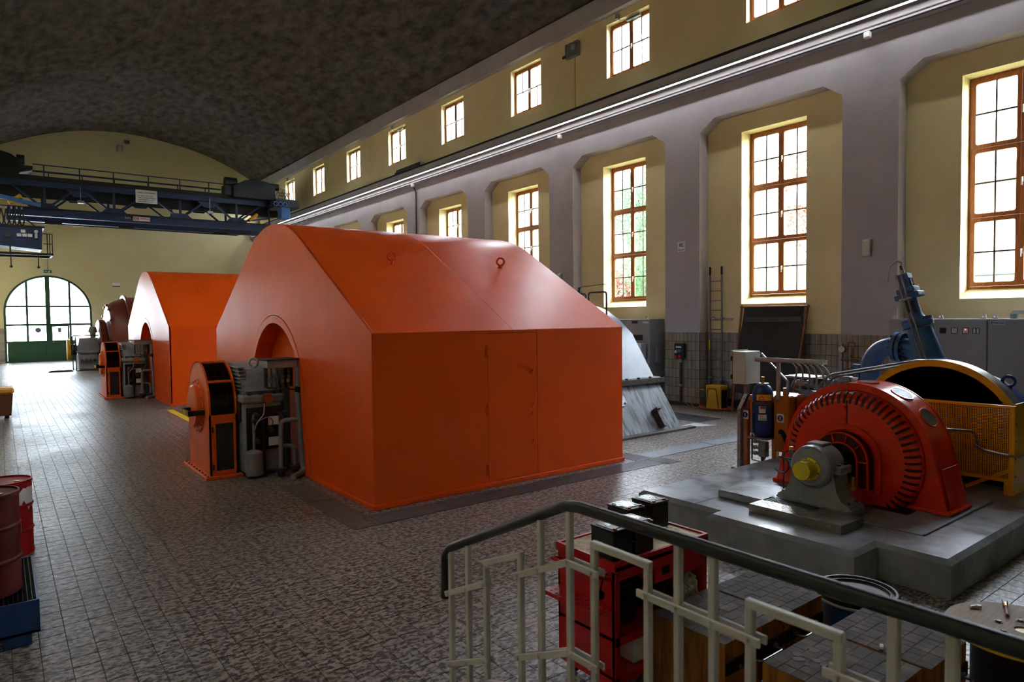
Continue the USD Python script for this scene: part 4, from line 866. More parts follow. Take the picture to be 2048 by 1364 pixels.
# hydraulic unit behind the plinth
def hydraulic_unit():
    t = thing('hydraulic_power_unit', 'ochre hydraulic power unit with valve blocks and hoses left of the red generator', 'machine', (11.0, 6.4, 0))
    part(t, 'tank', MB().box(10.62, 11.5, 6.2, 6.95, .62, 1.3, .02), 'ochre_paint'); part(t, 'tank', MB().box(10.9, 11.6, 5.3, 6.18, .62, 1.34, .02), 'ochre_paint')
    part(t, 'corner_column', MB().box(10.44, 10.62, 6.05, 6.33, .4, 1.36, .02), 'ochre_paint'); part(t, 'corner_column', MB().box(10.255, 10.335, 6.7, 6.8, 0, 1.28, .012), 'ochre_paint')
    for x, y in ((10.5, 6.1), (11.45, 6.9), (11.5, 5.35)): part(t, 'leg', MB().box(x-.05, x+.05, y-.05, y+.05, 0, .64, .008), 'ochre_paint')
    part(t, 'base_tray', MB().box(10.2, 11.7, 5.3, 7.0, 0, .05, .01), 'machine_grey_dark')
    for x, y, z in ((10.437, 6.2, .98), (10.252, 6.75, 1.0)): s = part(t, 'safety_label', MB().box(x-.003, x, y-.065, y+.065, z-.075, z+.075), 'sign_white', label='white label with a blue round symbol'); part(s, 'blue_disc', MB().cyl((x-.005, y, z), (x-.002, y, z), .05, n=24), 'safety_blue'); part(s, 'mark', MB().box(x-.007, x-.004, y-.008, y+.008, z-.028, z+.032), 'sign_white')
    part(t, 'electric_motor', MB().lathe([(0, 5.55), (.16, 5.55), (.19, 5.6), (.19, 6.1), (.15, 6.15), (0, 6.15)], (10.62, 0, .3), (0, 1, 0), 28).box(10.45, 10.8, 5.6, 6.05, .05, .2), 'black_paint'); c = np.array([10.62, 5.95, .5]); part(t, 'motor_eye', MB().cyl(c-[0, 0, .03], c, .03, n=10).torus(c+[0, 0, .04], (1, 0, 0), .04, .012, 16, 8), 'black_paint')
    part(t, 'suction_hose', MB().tube([(10.5, 6.25, .62), (10.45, 6.2, .8), (10.42, 6.1, .66), (10.45, 6.05, .45)], .035, 10, .1).tube([(10.35, 6.5, .45), (10.3, 6.42, .1), (10.42, 6.3, .1), (10.5, 6.2, .3)], .032, 10, .1), 'black_rubber')
    part(t, 'pump_block', MB().box(10.28, 10.4, 6.38, 6.52, .3, .56, .012), 'galvanised'); part(t, 'pump_pipe', MB().tube([(10.26, 6.62, .25), (10.26, 6.62, 1.05), (10.3, 6.45, 1.12)], .014, 8, .05).tube([(10.24, 6.6, .24), (10.24, 6.4, .22), (10.3, 6.35, .4)], .012, 8, .04), 'steel')
    for z in (.35, .45, .55): part(t, 'fitting', MB().cyl((10.3, 6.62, z), (10.3, 6.5, z), .026, n=10).cyl((10.3, 6.6, z), (10.3, 6.57, z), .038, n=6), 'machine_grey')
    rr = random.Random(5)
    for k in range(9):
        x, y, z = 10.7+rr.random()*.7, 5.45+rr.random()*.85, 1.36+.11*(k % 3); b = part(t, 'valve_block', MB().box(x-.07, x+.07, y-.1, y+.1, z, z+.1, .01), ('black_paint', 'galvanised', 'blue_paint', 'machine_grey')[k % 4]); part(b, 'solenoid', MB().cyl((x, y-.22, z+.05), (x, y-.1, z+.05), .04, n=14).cyl((x, y+.1, z+.05), (x, y+.18, z+.05), .03, n=12), 'galvanised')
    part(t, 'top_plate', MB().box(10.62, 11.1, 5.75, 6.25, 1.66, 1.69, .004), 'galvanised'); part(t, 'brass_bushing', MB().cyl((10.6, 6.2, 1.3), (10.6, 6.2, 1.48), .045, n=14), 'ochre_paint')
    tray = MB()
    tray.box(10.3, 10.306, 5.4, 6.6, 1.93, 2.0).box(10.3, 10.46, 5.4, 6.6, 1.93, 1.936).box(10.454, 10.46, 5.4, 6.6, 1.93, 2.0)
    part(t, 'cable_tray', tray, 'galvanised'); part(t, 'tray_post', MB().box(10.4, 10.45, 6.2, 6.26, 1.3, 1.93, .005), 'galvanised')
    for k in range(6):
        y = 5.42+.1*k; part(t, 'hose', MB().tube([(10.5, y+.12, 1.92), (10.42, y-.02, 1.86), (10.4, y-.12+.02*k, 1.68), (10.5, y-.1+.05*k, 1.5), (10.75, y+.05, 1.44)], .015, 8, .12), 'machine_grey')
    return t
hydraulic_unit()
def accumulator():
    c = (10.42, 6.52); t = thing('pressure_accumulator', 'blue pressure accumulator bottle with an orange warning label on the hydraulic unit', 'gas bottle', (*c, .6))
    part(t, 'bottle', MB().lathe([(0, .64), (.12, .64), (.165, .7), (.172, .76), (.172, 1.36), (.165, 1.42), (.13, 1.5), (.08, 1.545), (0, 1.55)], (*c, 0), (0, 0, 1), 40), 'blue_paint')
    part(t, 'neck_ring', MB().lathe([(.1, 1.51), (.1, 1.555), (.03, 1.56), (0, 1.56)], (*c, 0), (0, 0, 1), 24), 'galvanised'); part(t, 'gas_valve', MB().cyl((*c, 1.55), (*c, 1.66), .03, n=14), 'brass')
    part(t, 'clamp_band', MB().lathe([(.174, 1.2), (.18, 1.2), (.18, 1.235), (.174, 1.235)], (*c, 0), (0, 0, 1), 40), 'copper'); part(t, 'shelf_bracket', MB().box(c[0]-.2, c[0]+.2, c[1]-.18, c[1]+.17, .6, .635, .004), 'galvanised')
    def wrap(a0, a1, z0, z1, r, m, nm, par=None, label=None):
        th = np.radians(np.linspace(a0, a1, 10)); P = [(c[0]+r*math.cos(q), c[1]+r*math.sin(q)) for q in th]; Q = [(c[0]+(r-.004)*math.cos(q), c[1]+(r-.004)*math.sin(q)) for q in th[::-1]]
        return part(par or t, nm, MB().pz(Polygon(P+Q), z0, z1), m, label=label, smooth=40)
    w = wrap(178, 268, 1.27, 1.37, .176, 'label_orange', 'warning_label', label='orange warning label with a black triangle')
    for (a0, z0), (a1, z1) in (((190, 1.285), (222, 1.285)), ((190, 1.285), (206, 1.355)), ((206, 1.355), (222, 1.285))):
        p = [np.array([c[0]+.178*math.cos(math.radians(a)), c[1]+.178*math.sin(math.radians(a)), z]) for a, z in ((a0, z0), ((a0+a1)/2, (z0+z1)/2), (a1, z1))]; part(w, 'triangle_stroke', MB().tube(p, .004, 6), 'text_dark')
    wrap(192, 228, 1.06, 1.17, .175, 'paper', 'red_white_label', label='small white and red label'); wrap(200, 226, 1.13, 1.165, .177, 'sign_red', 'red_band'); wrap(188, 234, .93, 1.03, .175, 'paper', 'test_label', label='white label with green and red print')
    for a, s, m, z in ((196, 'TÜV', 'sign_red', .985), (196, 'SICHER', 'sign_green', .945)):
        q = math.radians(213); n = np.array([math.cos(q), math.sin(q), 0]); rt = np.array([-n[1], n[0], 0])*1; o = np.array([*c, z])+n*.1765-rt*.055; text(t, 'label_print', s, .022, o, rt, (0, 0, 1), m, .003, .11 if len(s) > 3 else .06)
    return t
accumulator()
def control_box():
    t = thing('control_box', 'light grey control box on a bent galvanised post', 'control box', (10.3, 6.75, 0))
    part(t, 'enclosure', MB().box(10.1, 10.56, 6.655, 6.9, 1.54, 2.1, .008), 'box_grey'); part(t, 'box_door', MB().box(10.09, 10.58, 6.905, 6.925, 1.52, 2.12, .004), 'box_grey')
    for z in (1.66, 1.98): part(t, 'hinge', MB().box(10.085, 10.1, 6.9, 6.93, z-.04, z+.04), 'black_paint')
    part(t, 'post', MB().bar((10.165, 6.79, 0), (10.165, 6.79, 1.12), .07, .09, .006, up=(1, 0, 0)).bar((10.165, 6.79, 1.1), (10.25, 6.71, 1.36), .07, .09, .006, up=(1, 0, 0), ext=.02).bar((10.25, 6.72, 1.34), (10.25, 6.72, 1.56), .07, .09, .006, up=(1, 0, 0)), 'galvanised')
    for z, y in ((1.08, 6.79), (1.3, 6.72)): part(t, 'joint_bolt', MB().cyl((10.13, y+.02, z), (10.115, y+.02, z), .012, n=6).cyl((10.13, y-.03, z), (10.115, y-.03, z), .012, n=6).cyl((10.13, y+.02, z+.05), (10.115, y+.02, z+.05), .012, n=6), 'steel')
    part(t, 'brace', MB().bar((10.56, 6.64, 2.06), (10.56, 6.14, 1.6), .04, .03, .004).bar((10.56, 6.14, 1.61), (10.56, 6.14, 1.38), .04, .03, .004, up=(1, 0, 0)), 'galvanised'); return t
control_box()
# ---------------------------------------------------------------- floor duct covers
def duct_cover(x0, x1, y0, y1, label, ribbed=True, group=None):
    t = thing('floor_duct_cover', label, 'floor plate', ((x0+x1)/2, (y0+y1)/2, 0), group)
    part(t, 'plate', MB().box(x0, x1, y0, y1, -.002, .006), 'chequer_steel' if ribbed else 'plate_grey')
    if ribbed:
        g = MB()
        for x in np.arange(x0+.015, x1-.01, .032): g.box(x, x+.012, y0+.004, y1-.004, .006, .0095)
        part(t, 'rib', g, 'chequer_steel', kind='stuff')
    for x, y in ((x0+.06, y0+.06), (x1-.06, y1-.06)): part(t, 'lift_hole', MB().cyl((x, y, .0105), (x, y, .004), .014, n=10), 'black_paint')
    part(t, 'edge_strip', MB().box(x0, x1, y0-.012, y0, -.002, .01), 'steel' if ribbed else 'chequer_steel'); return t
for k in range(2): duct_cover(3.57, 3.97, 8.53+1.22*k, 8.53+1.22*k+1.2, ('ribbed floor plate along the gable, next to the housing corner', 'ribbed floor plate along the gable, next to the outlet pipe')[k])
duct_cover(3.57, 3.97, 8.09, 8.52, 'small corner ribbed floor plate at the near corner of the orange housing')
ords = ['first', 'second', 'third', 'fourth', 'fifth']
for k in range(5): duct_cover(3.98+1.14*k, 3.98+1.14*k+1.13, 8.09, 8.52, f'{ords[k]} ribbed floor plate from the near corner along the door side of the housing')
duct_cover(9.7, 10.05, 7.99, 8.52, 'ribbed floor plate just right of the row along the door side'); duct_cover(9.45, 9.85, 8.54, 9.15, 'ribbed floor plate at the right end of the orange housing')
duct_cover(9.88, 11.85, 8.5, 8.92, 'long smooth grey floor plate running right from the housing', False); duct_cover(11.88, 13.5, 8.5, 8.92, 'smooth grey floor plate near the control box post', False)
def skew_plate(pts, name, label, m):
    return single(name, MB().pz(Polygon(pts), -.002, .008), m, label, 'floor plate')
skew_plate([(12.4, 8.46), (13.6, 8.46), (14.9, 9.1), (14.0, 9.4)], 'angled_floor_plate', 'angled bluish grey floor plate behind the control box post', 'plate_grey')
skew_plate([(13.6, 10.15), (14.0, 10.0), (13.9, 10.6), (13.3, 10.55)], 'floor_patch', 'pale bare floor patch beside the turbine casing foot', 'cabinet_light')
duct_cover(14.1, 15.0, 10.6, 12.9, 'broad ribbed floor plate before the tiled pillar'); duct_cover(3.8, 4.1, 23.1, 25.6, 'dark floor plate before the farther orange housing', False)
single('floor_marking', MB().box(3.98, 4.16, 18.6, 22.6, .0005, .0025), 'hazard_yellow', 'worn yellow line on the floor between the two orange housings', 'floor marking')

# ---------------------------------------------------------------- things along the right wall
def ladder():
    x = 16.72; y0, y1 = 11.79, 12.19; t = thing('ladder', 'tall aluminium ladder hung upright on the wall beside the tiled pillar', 'ladder', (x, 12, .4))
    for y in (y0, y1): s = part(t, 'stile', MB().box(x-.03, x+.03, y-.018, y+.018, .4, 4.0, .006), 'ladder_alu'); part(s, 'end_cap', MB().box(x-.035, x+.035, y-.022, y+.022, 3.9, 4.14, .012), 'black_rubber')
    part(t, 'sticker', MB().box(x-.032, x-.0305, y1-.019, y1+.019, 1.7, 2.0), 'hazard_yellow')
    for k in range(12): part(t, 'rung', MB().tube([(x, y0, .6+.283*k), (x, y1, .6+.283*k)], .015, 10), 'ladder_alu')
    for z in (.82, 2.6): part(t, 'wall_hook', MB().box(16.78, 16.85, y0-.3, y1-.1, z-.03, z+.03, .004).box(x-.06, 16.8, y0-.03, y0+.02, z+.02, z+.06).box(x-.06, 16.8, y1-.12, y1+.04, z+.04, z+.08), 'galvanised')
    return t
ladder()
def stretcher():
    t = thing('stretcher', 'dark canvas stretcher with two wooden poles leaning against the wall', 'stretcher', (16.3, 10.15, 0)); tp, bt = 2.98, .02
    ax = unit([.62, 0, 2.96]); n = unit([-2.96, 0, .62]); b = lambda y, s: np.array([16.16, y, .02])+ax*s
    for y0, y1 in ((11.06, 11.16), (9.34, 9.2)): part(t, 'pole', MB().cyl(b(y0, .0), b(y1, 3.02), .034, .03, 12), 'pole_wood')
    part(t, 'crossbar', MB().bar(b(11.2, 2.98), b(9.16, 2.98), .04, .05, .006, up=tuple(n)), 'pole_wood')
    S, Y = np.meshgrid(np.linspace(.55, 2.97, 30), np.linspace(0, 1, 16), indexing='ij'); w = 1-.07*np.exp(-((S-.9)/.6)**2)-.03*np.cos(S*2.2)
    sag = .1*np.sin(Y*PI)*np.clip((2.97-S)/.7, 0, 1); yy = 10.17+(Y-.5)*1.82*w
    P = np.array([16.16, 0, .02])+S[..., None]*ax+sag[..., None]*-n*.6+n*.03; P[..., 1] = yy
    Q = P-n*.012; m, k = S.shape; i, j = np.meshgrid(np.arange(m-1), np.arange(k-1), indexing='ij'); a = i*k+j; f = np.stack([a, a+1, a+k+1, a+k], -1).reshape(-1, 4)
    c = MB().add(P.reshape(-1, 3), f).add(Q.reshape(-1, 3), f[:, ::-1]); c.curved = True; cv = part(t, 'canvas', c, 'canvas', smooth=True)
    bd = MB(); s = .55; part(cv, 'woven_stripe', MB().bar(b(11.0, 2.62)+n*.035, b(9.33, 2.62)+n*.035, .14, .006, up=tuple(n)), 'machine_grey_dark', label='brownish stripe across the canvas'); return t
stretcher()
def reel_box():
    t = thing('yellow_hose_box', 'yellow sheet metal box on the floor below the ladder', 'box', (16.45, 11.75, 0)); x0, x1, y0, y1 = 16.25, 16.6, 11.5, 12.0
    part(t, 'housing', MB().box(x0, x1, y0, y1, .0, .7, .015), 'yellow_paint'); part(t, 'side_opening', MB().box(x0+.05, x1-.04, y0-.004, y0+.002, .05, .58), 'black_paint')
    part(t, 'stand_frame', MB().tube([(x0-.03, y1-.02, .02), (x0-.02, y1-.08, .6), (x0-.02, y0+.14, .6), (x0-.03, y0+.04, .02)], .011, 8, .05), 'black_paint'); return t
reel_box()
hz = MB()
for k in range(5): hz.tube([(16.41+(.315+.018*k)*math.cos(a), 11.74+(.42+.025*k)*math.sin(a), .016+.012*k) for a in np.linspace(0, 2*PI, 32)[:-1]], .012, 8, closed=True)
hz.tube([(16.22, 12.02, .55)]+[(16.1, 12.35+.35*math.sin(a), .32+.28*math.cos(a)) for a in np.linspace(.2, 3.0, 10)]+[(16.05, 12.1, .03)], .012, 8); hz.tube([(16.05, 12.2+.16*math.sin(a), .2+.17*math.cos(a)) for a in np.linspace(0, 2*PI, 24)[:-1]], .011, 8, closed=True)
single('orange_hose', hz, 'orange_hose', 'coiled orange hose lying around the yellow box', 'hose')
def socket_box():
    x = XF-.014; t = thing('socket_box', 'black power socket box with red and blue sockets on the tiled pillar', 'socket', (x, 13.02, 1.4))
    part(t, 'box', MB().box(x-.13, x, 12.83, 13.2, 1.41, 1.88, .02), 'black_paint'); part(t, 'display', MB().box(x-.134, x-.128, 12.92, 13.12, 1.74, 1.79), 'sign_white')
    for y, z, m in ((12.95, 1.66, 'crane_blue_light'), (13.02, 1.66, 'crane_blue_light'), (13.1, 1.64, 'cabinet_light'), (12.96, 1.5, 'sign_red'), (13.1, 1.49, 'sign_red')): part(t, 'socket', MB().cyl((x-.12, y, z), (x-.18, y, z-.02), .045, n=16), m)
    part(t, 'conduit', MB().tube([(x-.05, 13.0, .1), (x-.05, 13.0, 1.3)], .04, 12), 'machine_grey_dark'); part(t, 'gland', MB().cyl((x-.05, 13.0, 1.3), (x-.05, 13.0, 1.42), .05, n=12), 'galvanised'); part(t, 'clamp', MB().cyl((x-.05, 13.0, .58), (x-.05, 13.0, .64), .055, n=12), 'galvanised'); return t
socket_box()
def small_sign(name, label, y, z, w, h, s, x=XF, cat='sign'):
    t = thing(name, label, cat, (x, y, z)); part(t, 'board', MB().box(x-.012, x, y-w/2, y+w/2, z-h/2, z+h/2, .003), 'sign_white')
    text(t, 'lettering', s, h*.34, (x-.0125, y+w*.26, z-.0), (0, -1, 0), (0, 0, 1), 'text_dark', .003, w*.5); part(t, 'underline', MB().box(x-.015, x-.012, y-w*.36, y+w*.36, z-h*.36, z-h*.3), 'text_dark'); return t
small_sign('number_sign', 'small white M1 sign on the grey pillar', 13.02, 4.8, .28, .3, 'M1')
def pillar_lamp(y, z, label):
    x = XF; t = thing('pillar_lamp', label, 'lamp', (x, y, z))
    part(t, 'base', MB().box(x-.05, x, y-.11, y+.11, z-.22, z+.22, .015), 'galvanised'); part(t, 'lens', MB().box(x-.12, x-.05, y-.085, y+.085, z-.19, z+.19, .035), 'lens_plastic'); return t
pillar_lamp(7.55, 4.28, 'rectangular bulkhead lamp on the grey pillar above the blue valve'); pillar_lamp(18.5, 4.1, 'rectangular bulkhead lamp on the grey pillar behind the orange housing')
def gauge_board():
    x = XF-.014; t = thing('gauge_pipework', 'pressure gauge with small pipes on the tiled wall left of the blue elbow', 'gauge', (x, 7.95, 1.6))
    part(t, 'gauge_case', MB().cyl((x-.12, 8.09, 1.86), (x-.05, 8.09, 1.86), .085), 'steel'); part(t, 'dial', MB().cyl((x-.124, 8.09, 1.86), (x-.12, 8.09, 1.86), .075), 'gauge_face'); part(t, 'needle', MB().bar((x-.127, 8.09, 1.86), (x-.127, 8.06, 1.91), .006, .003), 'text_dark')
    part(t, 'header', MB().tube([(x-.07, 8.12, 1.6), (x-.07, 7.72, 1.6)], .022, 10), 'machine_grey_dark')
    for k, y in enumerate((8.08, 7.96, 7.9, 7.82)): part(t, 'riser', MB().tube([(x-.07, y, .9+.1*k), (x-.07, y, 1.98-.03*k)], .016, 8), ('machine_grey_dark', 'copper', 'galvanised', 'copper')[k])
    part(t, 'valve', MB().cyl((x-.12, 7.9, 1.7), (x-.02, 7.9, 1.7), .03, n=10), 'steel'); part(t, 'arch_pipe', MB().tube([(x-.07, 7.96, 1.95), (x-.07, 7.96, 2.03), (x-.07, 7.8, 2.03), (x-.07, 7.8, 1.9)], .014, 8, .05), 'copper'); part(t, 'standpipe', MB().tube([(x-.07, 7.93, .05), (x-.07, 7.93, 1.4)], .035, 10), 'machine_grey_dark'); return t
gauge_board()
def cabinets():
    x0, x1, H = 15.95, 16.43, 2.6
    ed = [6.85, 5.93, 4.94, 3.9, 2.9]; labs = ['left grey switch cabinet with a black lock behind the blue valve', 'middle grey switch cabinet with four panel instruments', 'right grey switch cabinet below the large window', 'grey switch cabinet at the right edge of the picture']
    for k in range(4):
        a, b = ed[k], ed[k+1]; t = thing('switch_cabinet', labs[k], 'cabinet', ((x0+x1)/2, (a+b)/2, 0))
        part(t, 'body', MB().box(x0+.02, x1, b+.004, a-.004, 0, H, .004), 'cabinet_grey'); d = part(t, 'door', MB().box(x0, x0+.02, b+.012, a-.012, .1, H-.02, .004), 'cabinet_grey')
        part(t, 'plinth', MB().box(x0+.01, x1, b+.004, a-.004, 0, .09), 'black_paint')
        for y in (a-.1, b+.1): part(t, 'crane_eye', MB().px(Polygon([(y-.05, H), (y+.05, H), (y+.035, H+.08), (y-.035, H+.08)]).difference(circle(y, H+.045, .02, 4)), x0+.1, x0+.12), 'cabinet_light')
        if k != 1:
            pl = part(d, 'name_plate', MB().box(x0-.003, x0, (b+.05) if k == 0 else (a-.3), (b+.3) if k == 0 else (a-.05), H-.13, H-.05), 'cabinet_light')
            yy = (b+.285) if k == 0 else (a-.065); ORIGIN[d] = ORIGIN[t]
            text(d, 'logo_lettering', 'TROYER', .036, (x0-.0032, yy-.05, H-.108), (0, -1, 0), (0, 0, 1), 'logo_blue', .002, .17); part(d, 'logo_swirl', MB().px(circle(yy-.025, H-.09, .026).difference(circle(yy-.03, H-.094, .017)), x0-.006, x0-.003), 'logo_blue')
        if k == 0:
            part(d, 'lock', MB().box(x0-.03, x0, b+.12, b+.155, 2.13, 2.33, .008).bar((x0-.03, b+.15, 2.28), (x0-.03, b+.12, 2.14), .03, .02, .006, up=(1, 0, 0)), 'black_paint'); part(d, 'indicator', MB().cyl((x0-.012, 6.55, 1.62), (x0, 6.55, 1.62), .02, n=14), 'indicator_green', label='small green lamp'); part(d, 'indicator', MB().cyl((x0-.012, 6.52, 1.76), (x0, 6.52, 1.76), .016, n=14), 'indicator_red', label='small red lamp')
        if k == 1:
            for i, y in enumerate((5.745, 5.53, 5.325, 5.135)):
                fr = part(d, 'instrument', MB().px(sbox(y-.06, 2.29, y+.06, 2.41).difference(sbox(y-.05, 2.3, y+.05, 2.4)), x0-.012, x0), 'text_dark'); ORIGIN[fr] = ORIGIN[t]
                q = ('dark_display', 'gauge_face', 'gauge_face', 'gauge_face')[i]; part(fr, 'face', MB().box(x0-.006, x0-.001, y-.05, y+.05, 2.3, 2.4), q)
                if i == 1: part(fr, 'needle', MB().bar((x0-.009, y+.03, 2.375), (x0-.009, y-.03, 2.325), .006, .003, up=(1, 0, 0)), 'text_dark')
                if i == 2: part(fr, 'lamp', MB().cyl((x0-.01, y, 2.375), (x0-.006, y, 2.375), .016, n=12), 'indicator_red')
                if i == 3: part(fr, 'divider', MB().box(x0-.011, x0-.006, y-.01, y+.01, 2.3, 2.4), 'text_dark')
    t = thing('top_light', 'slim grey light fitting on top of the right switch cabinet', 'lamp', (16.19, 4.1, H)); part(t, 'body', MB().px(Polygon([(3.2, H+.09), (4.62, H+.09), (4.55, H+.16), (3.2, H+.16)]), 16.12, 16.26), 'cabinet_light'); part(t, 'foot', MB().box(16.14, 16.23, 4.5, 4.62, H+.001, H+.1, .01), 'cabinet_grey'); part(t, 'foot', MB().box(16.14, 16.23, 3.3, 3.5, H+.001, H+.1), 'cabinet_grey')
cabinets()
def grey_cabinet():
    x0, x1, a, b, H = 16.15, 16.84, 14.0, 15.6, 2.62; t = thing('grey_control_cabinet', 'tall grey cabinet between the turbine casing and the tiled pillar', 'cabinet', ((x0+x1)/2, (a+b)/2, 0))
    part(t, 'body', MB().box(x0, x1, a, b, 0, H, .006), 'cabinet_grey'); part(t, 'door', MB().box(x0-.012, x0, a+.02, b-.6, .1, H-.02, .003), 'cabinet_grey'); part(t, 'door', MB().box(x0-.012, x0, b-.58, b-.02, .1, H-.02, .003), 'cabinet_grey')
    part(t, 'name_plate', MB().box(x0-.016, x0-.012, a+.5, a+.75, 2.48, 2.56), 'text_dark'); part(t, 'name_plate', MB().box(x0-.016, x0-.012, a+.05, a+.28, 2.48, 2.55), 'sign_white'); part(t, 'switch_panel', MB().box(x0-.05, x0-.012, a+.3, a+.8, 1.95, 2.12, .006), 'black_paint'); part(t, 'side_box', MB().box(x0+.2, x0+.5, a-.08, a, 1.25, 1.75, .01), 'cabinet_grey')
    part(t, 'top_eye', MB().torus((x0+.2, a+.3, H+.05), (1, 0, 0), .04, .01), 'steel'); return t
grey_cabinet()
t = thing('wall_control_panel', 'pale blue grey panel box before the tall grey cabinet', 'control box', (15.95, 14.4, 0)); part(t, 'box', MB().box(15.85, 16.1, 14.12, 14.75, .9, 1.86, .01), 'cabinet_light'); part(t, 'label_strip', MB().box(15.846, 15.85, 14.3, 14.55, 1.76, 1.82), 'sign_white'); part(t, 'stand', MB().box(15.93, 16.03, 14.38, 14.48, 0, .9), 'machine_grey')
# bits on the upper wall
t = thing('siren_box', 'grey box with a round horn high on the yellow wall', 'alarm', (XU, 18.3, 12.5)); part(t, 'box', MB().box(XU-.16, XU, 18.02, 18.68, 12.2, 12.72, .01), 'galvanised'); part(t, 'horn', MB().cyl((XU-.16, 18.2, 12.5), (XU-.24, 18.2, 12.5), .1, n=20), 'cabinet_light'); part(t, 'horn', MB().cyl((XU-.16, 18.62, 12.3), (XU-.22, 18.74, 12.25), .05, n=14), 'machine_grey_dark'); part(t, 'cable', MB().tube([(XU-.012, 18.3, 12.2), (XU-.012, 18.3, 9.96)], .012, 6), 'yellow_paint')
for y, lab in ((7.47, 'small white box on the cable line at the right of the picture'), (18.2, 'small white box on the cable line above the middle pillar'), (28.98, 'small white box on the cable line with a drop conduit')):
    t = thing('junction_box', lab, 'junction box', (16.16, y, 9.17)); part(t, 'box', MB().box(16.12, 16.24, y-.07, y+.07, 9.1, 9.24, .012), 'white_plastic'); part(t, 'lid', MB().box(16.11, 16.12, y-.055, y+.055, 9.115, 9.225, .003), 'white_plastic')
    if y > 28: part(t, 'drop_conduit', MB().tube([(16.22, y, 9.12), (16.42, y+.12, 8.9), (16.42, y+.12, 3)], .03, 8, .1), 'machine_grey_dark')
for y, lab in ((WC[3], 'window opener above the upper window nearest the right edge'), (WC[6], 'window opener above the upper window in the middle of the row'), (WC[9], 'window opener above the farthest upper window')):
    t = thing('window_opener', lab, 'window opener', (XU, y, 12.8)); part(t, 'drive', MB().box(17.1, 17.2, y-.5, y+.1, 12.66, 12.74, .01), 'machine_grey'); part(t, 'arm', MB().bar((17.15, y-.1, 12.66), (17.24, y-.3, 12.58), .02, .02), 'machine_grey'); part(t, 'bracket', MB().box(XU-.06, XU, y+.36, y+.5, 12.82, 13.0, .008).tube([(XU-.03, y+.4, 12.84), (XU-.03, y+.3, 12.74), (17.15, y+.1, 12.7)], .014, 6), 'machine_grey')
t = thing('black_rail_clamp', 'black cover piece lying on the runway edge in the middle', 'cover', (16.3, 29.3, 9.95)); part(t, 'cover', MB().box(16.15, 16.4, 28.2, 30.6, 9.95, 10.18, .02), 'black_paint'); part(t, 'end', MB().box(16.18, 16.36, 30.6, 30.8, 9.95, 10.08), 'black_paint')
t = thing('exit_sign', 'green emergency exit sign above the arched gate', 'sign', (2.75, Y1, 6.16)); part(t, 'board', MB().box(2.53, 2.97, Y1-.05, Y1, 6.06, 6.26, .004), 'sign_green')
part(t, 'running_figure', MB().py(unary_union([Point(2.84, 6.22).buffer(.018), LineString([(2.83, 6.2), (2.81, 6.14), (2.85, 6.1), (2.84, 6.07)]).buffer(.012), LineString([(2.81, 6.14), (2.78, 6.12), (2.75, 6.08)]).buffer(.011), LineString([(2.87, 6.17), (2.83, 6.19), (2.79, 6.17), (2.77, 6.14)]).buffer(.009)]), Y1-.053, Y1-.05), 'sign_white'); part(t, 'arrow', MB().py(unary_union([sbox(2.58, 6.15, 2.66, 6.17), Polygon([(2.66, 6.2), (2.66, 6.12), (2.7, 6.16)])]), Y1-.053, Y1-.05), 'sign_white'); part(t, 'conduit', MB().tube([(2.75, Y1-.02, 6.26), (2.75, Y1-.02, 8.9)], .02, 6), 'galvanised')
t = thing('wall_plate', 'small white plate with a dark line on the end wall', 'sign', (6.8, Y1, 5.3)); part(t, 'plate', MB().box(6.56, 7.03, Y1-.015, Y1, 5.25, 5.45, .003), 'sign_white'); part(t, 'line', MB().box(6.56, 7.03, Y1-.018, Y1-.01, 5.2, 5.26), 'text_dark')
t = thing('wall_bracket', 'grey bracket frame high on the end wall under the vault', 'bracket', (7.3, Y1, 15)); part(t, 'frame', MB().py(sbox(7.06, 14.9, 7.5, 15.4).difference(sbox(7.16, 14.8, 7.4, 15.3)), Y1-.1, Y1), 'machine_grey')
t = thing('vent_grille', 'small grey vent grille near the top of the end wall', 'vent', (7.75, Y1, 16)); part(t, 'frame', MB().box(7.55, 7.95, Y1-.06, Y1, 15.5, 15.82, .01), 'machine_grey'); part(t, 'slat', MB().box(7.6, 7.9, Y1-.07, Y1-.06, 15.56, 15.76), 'machine_grey_dark')

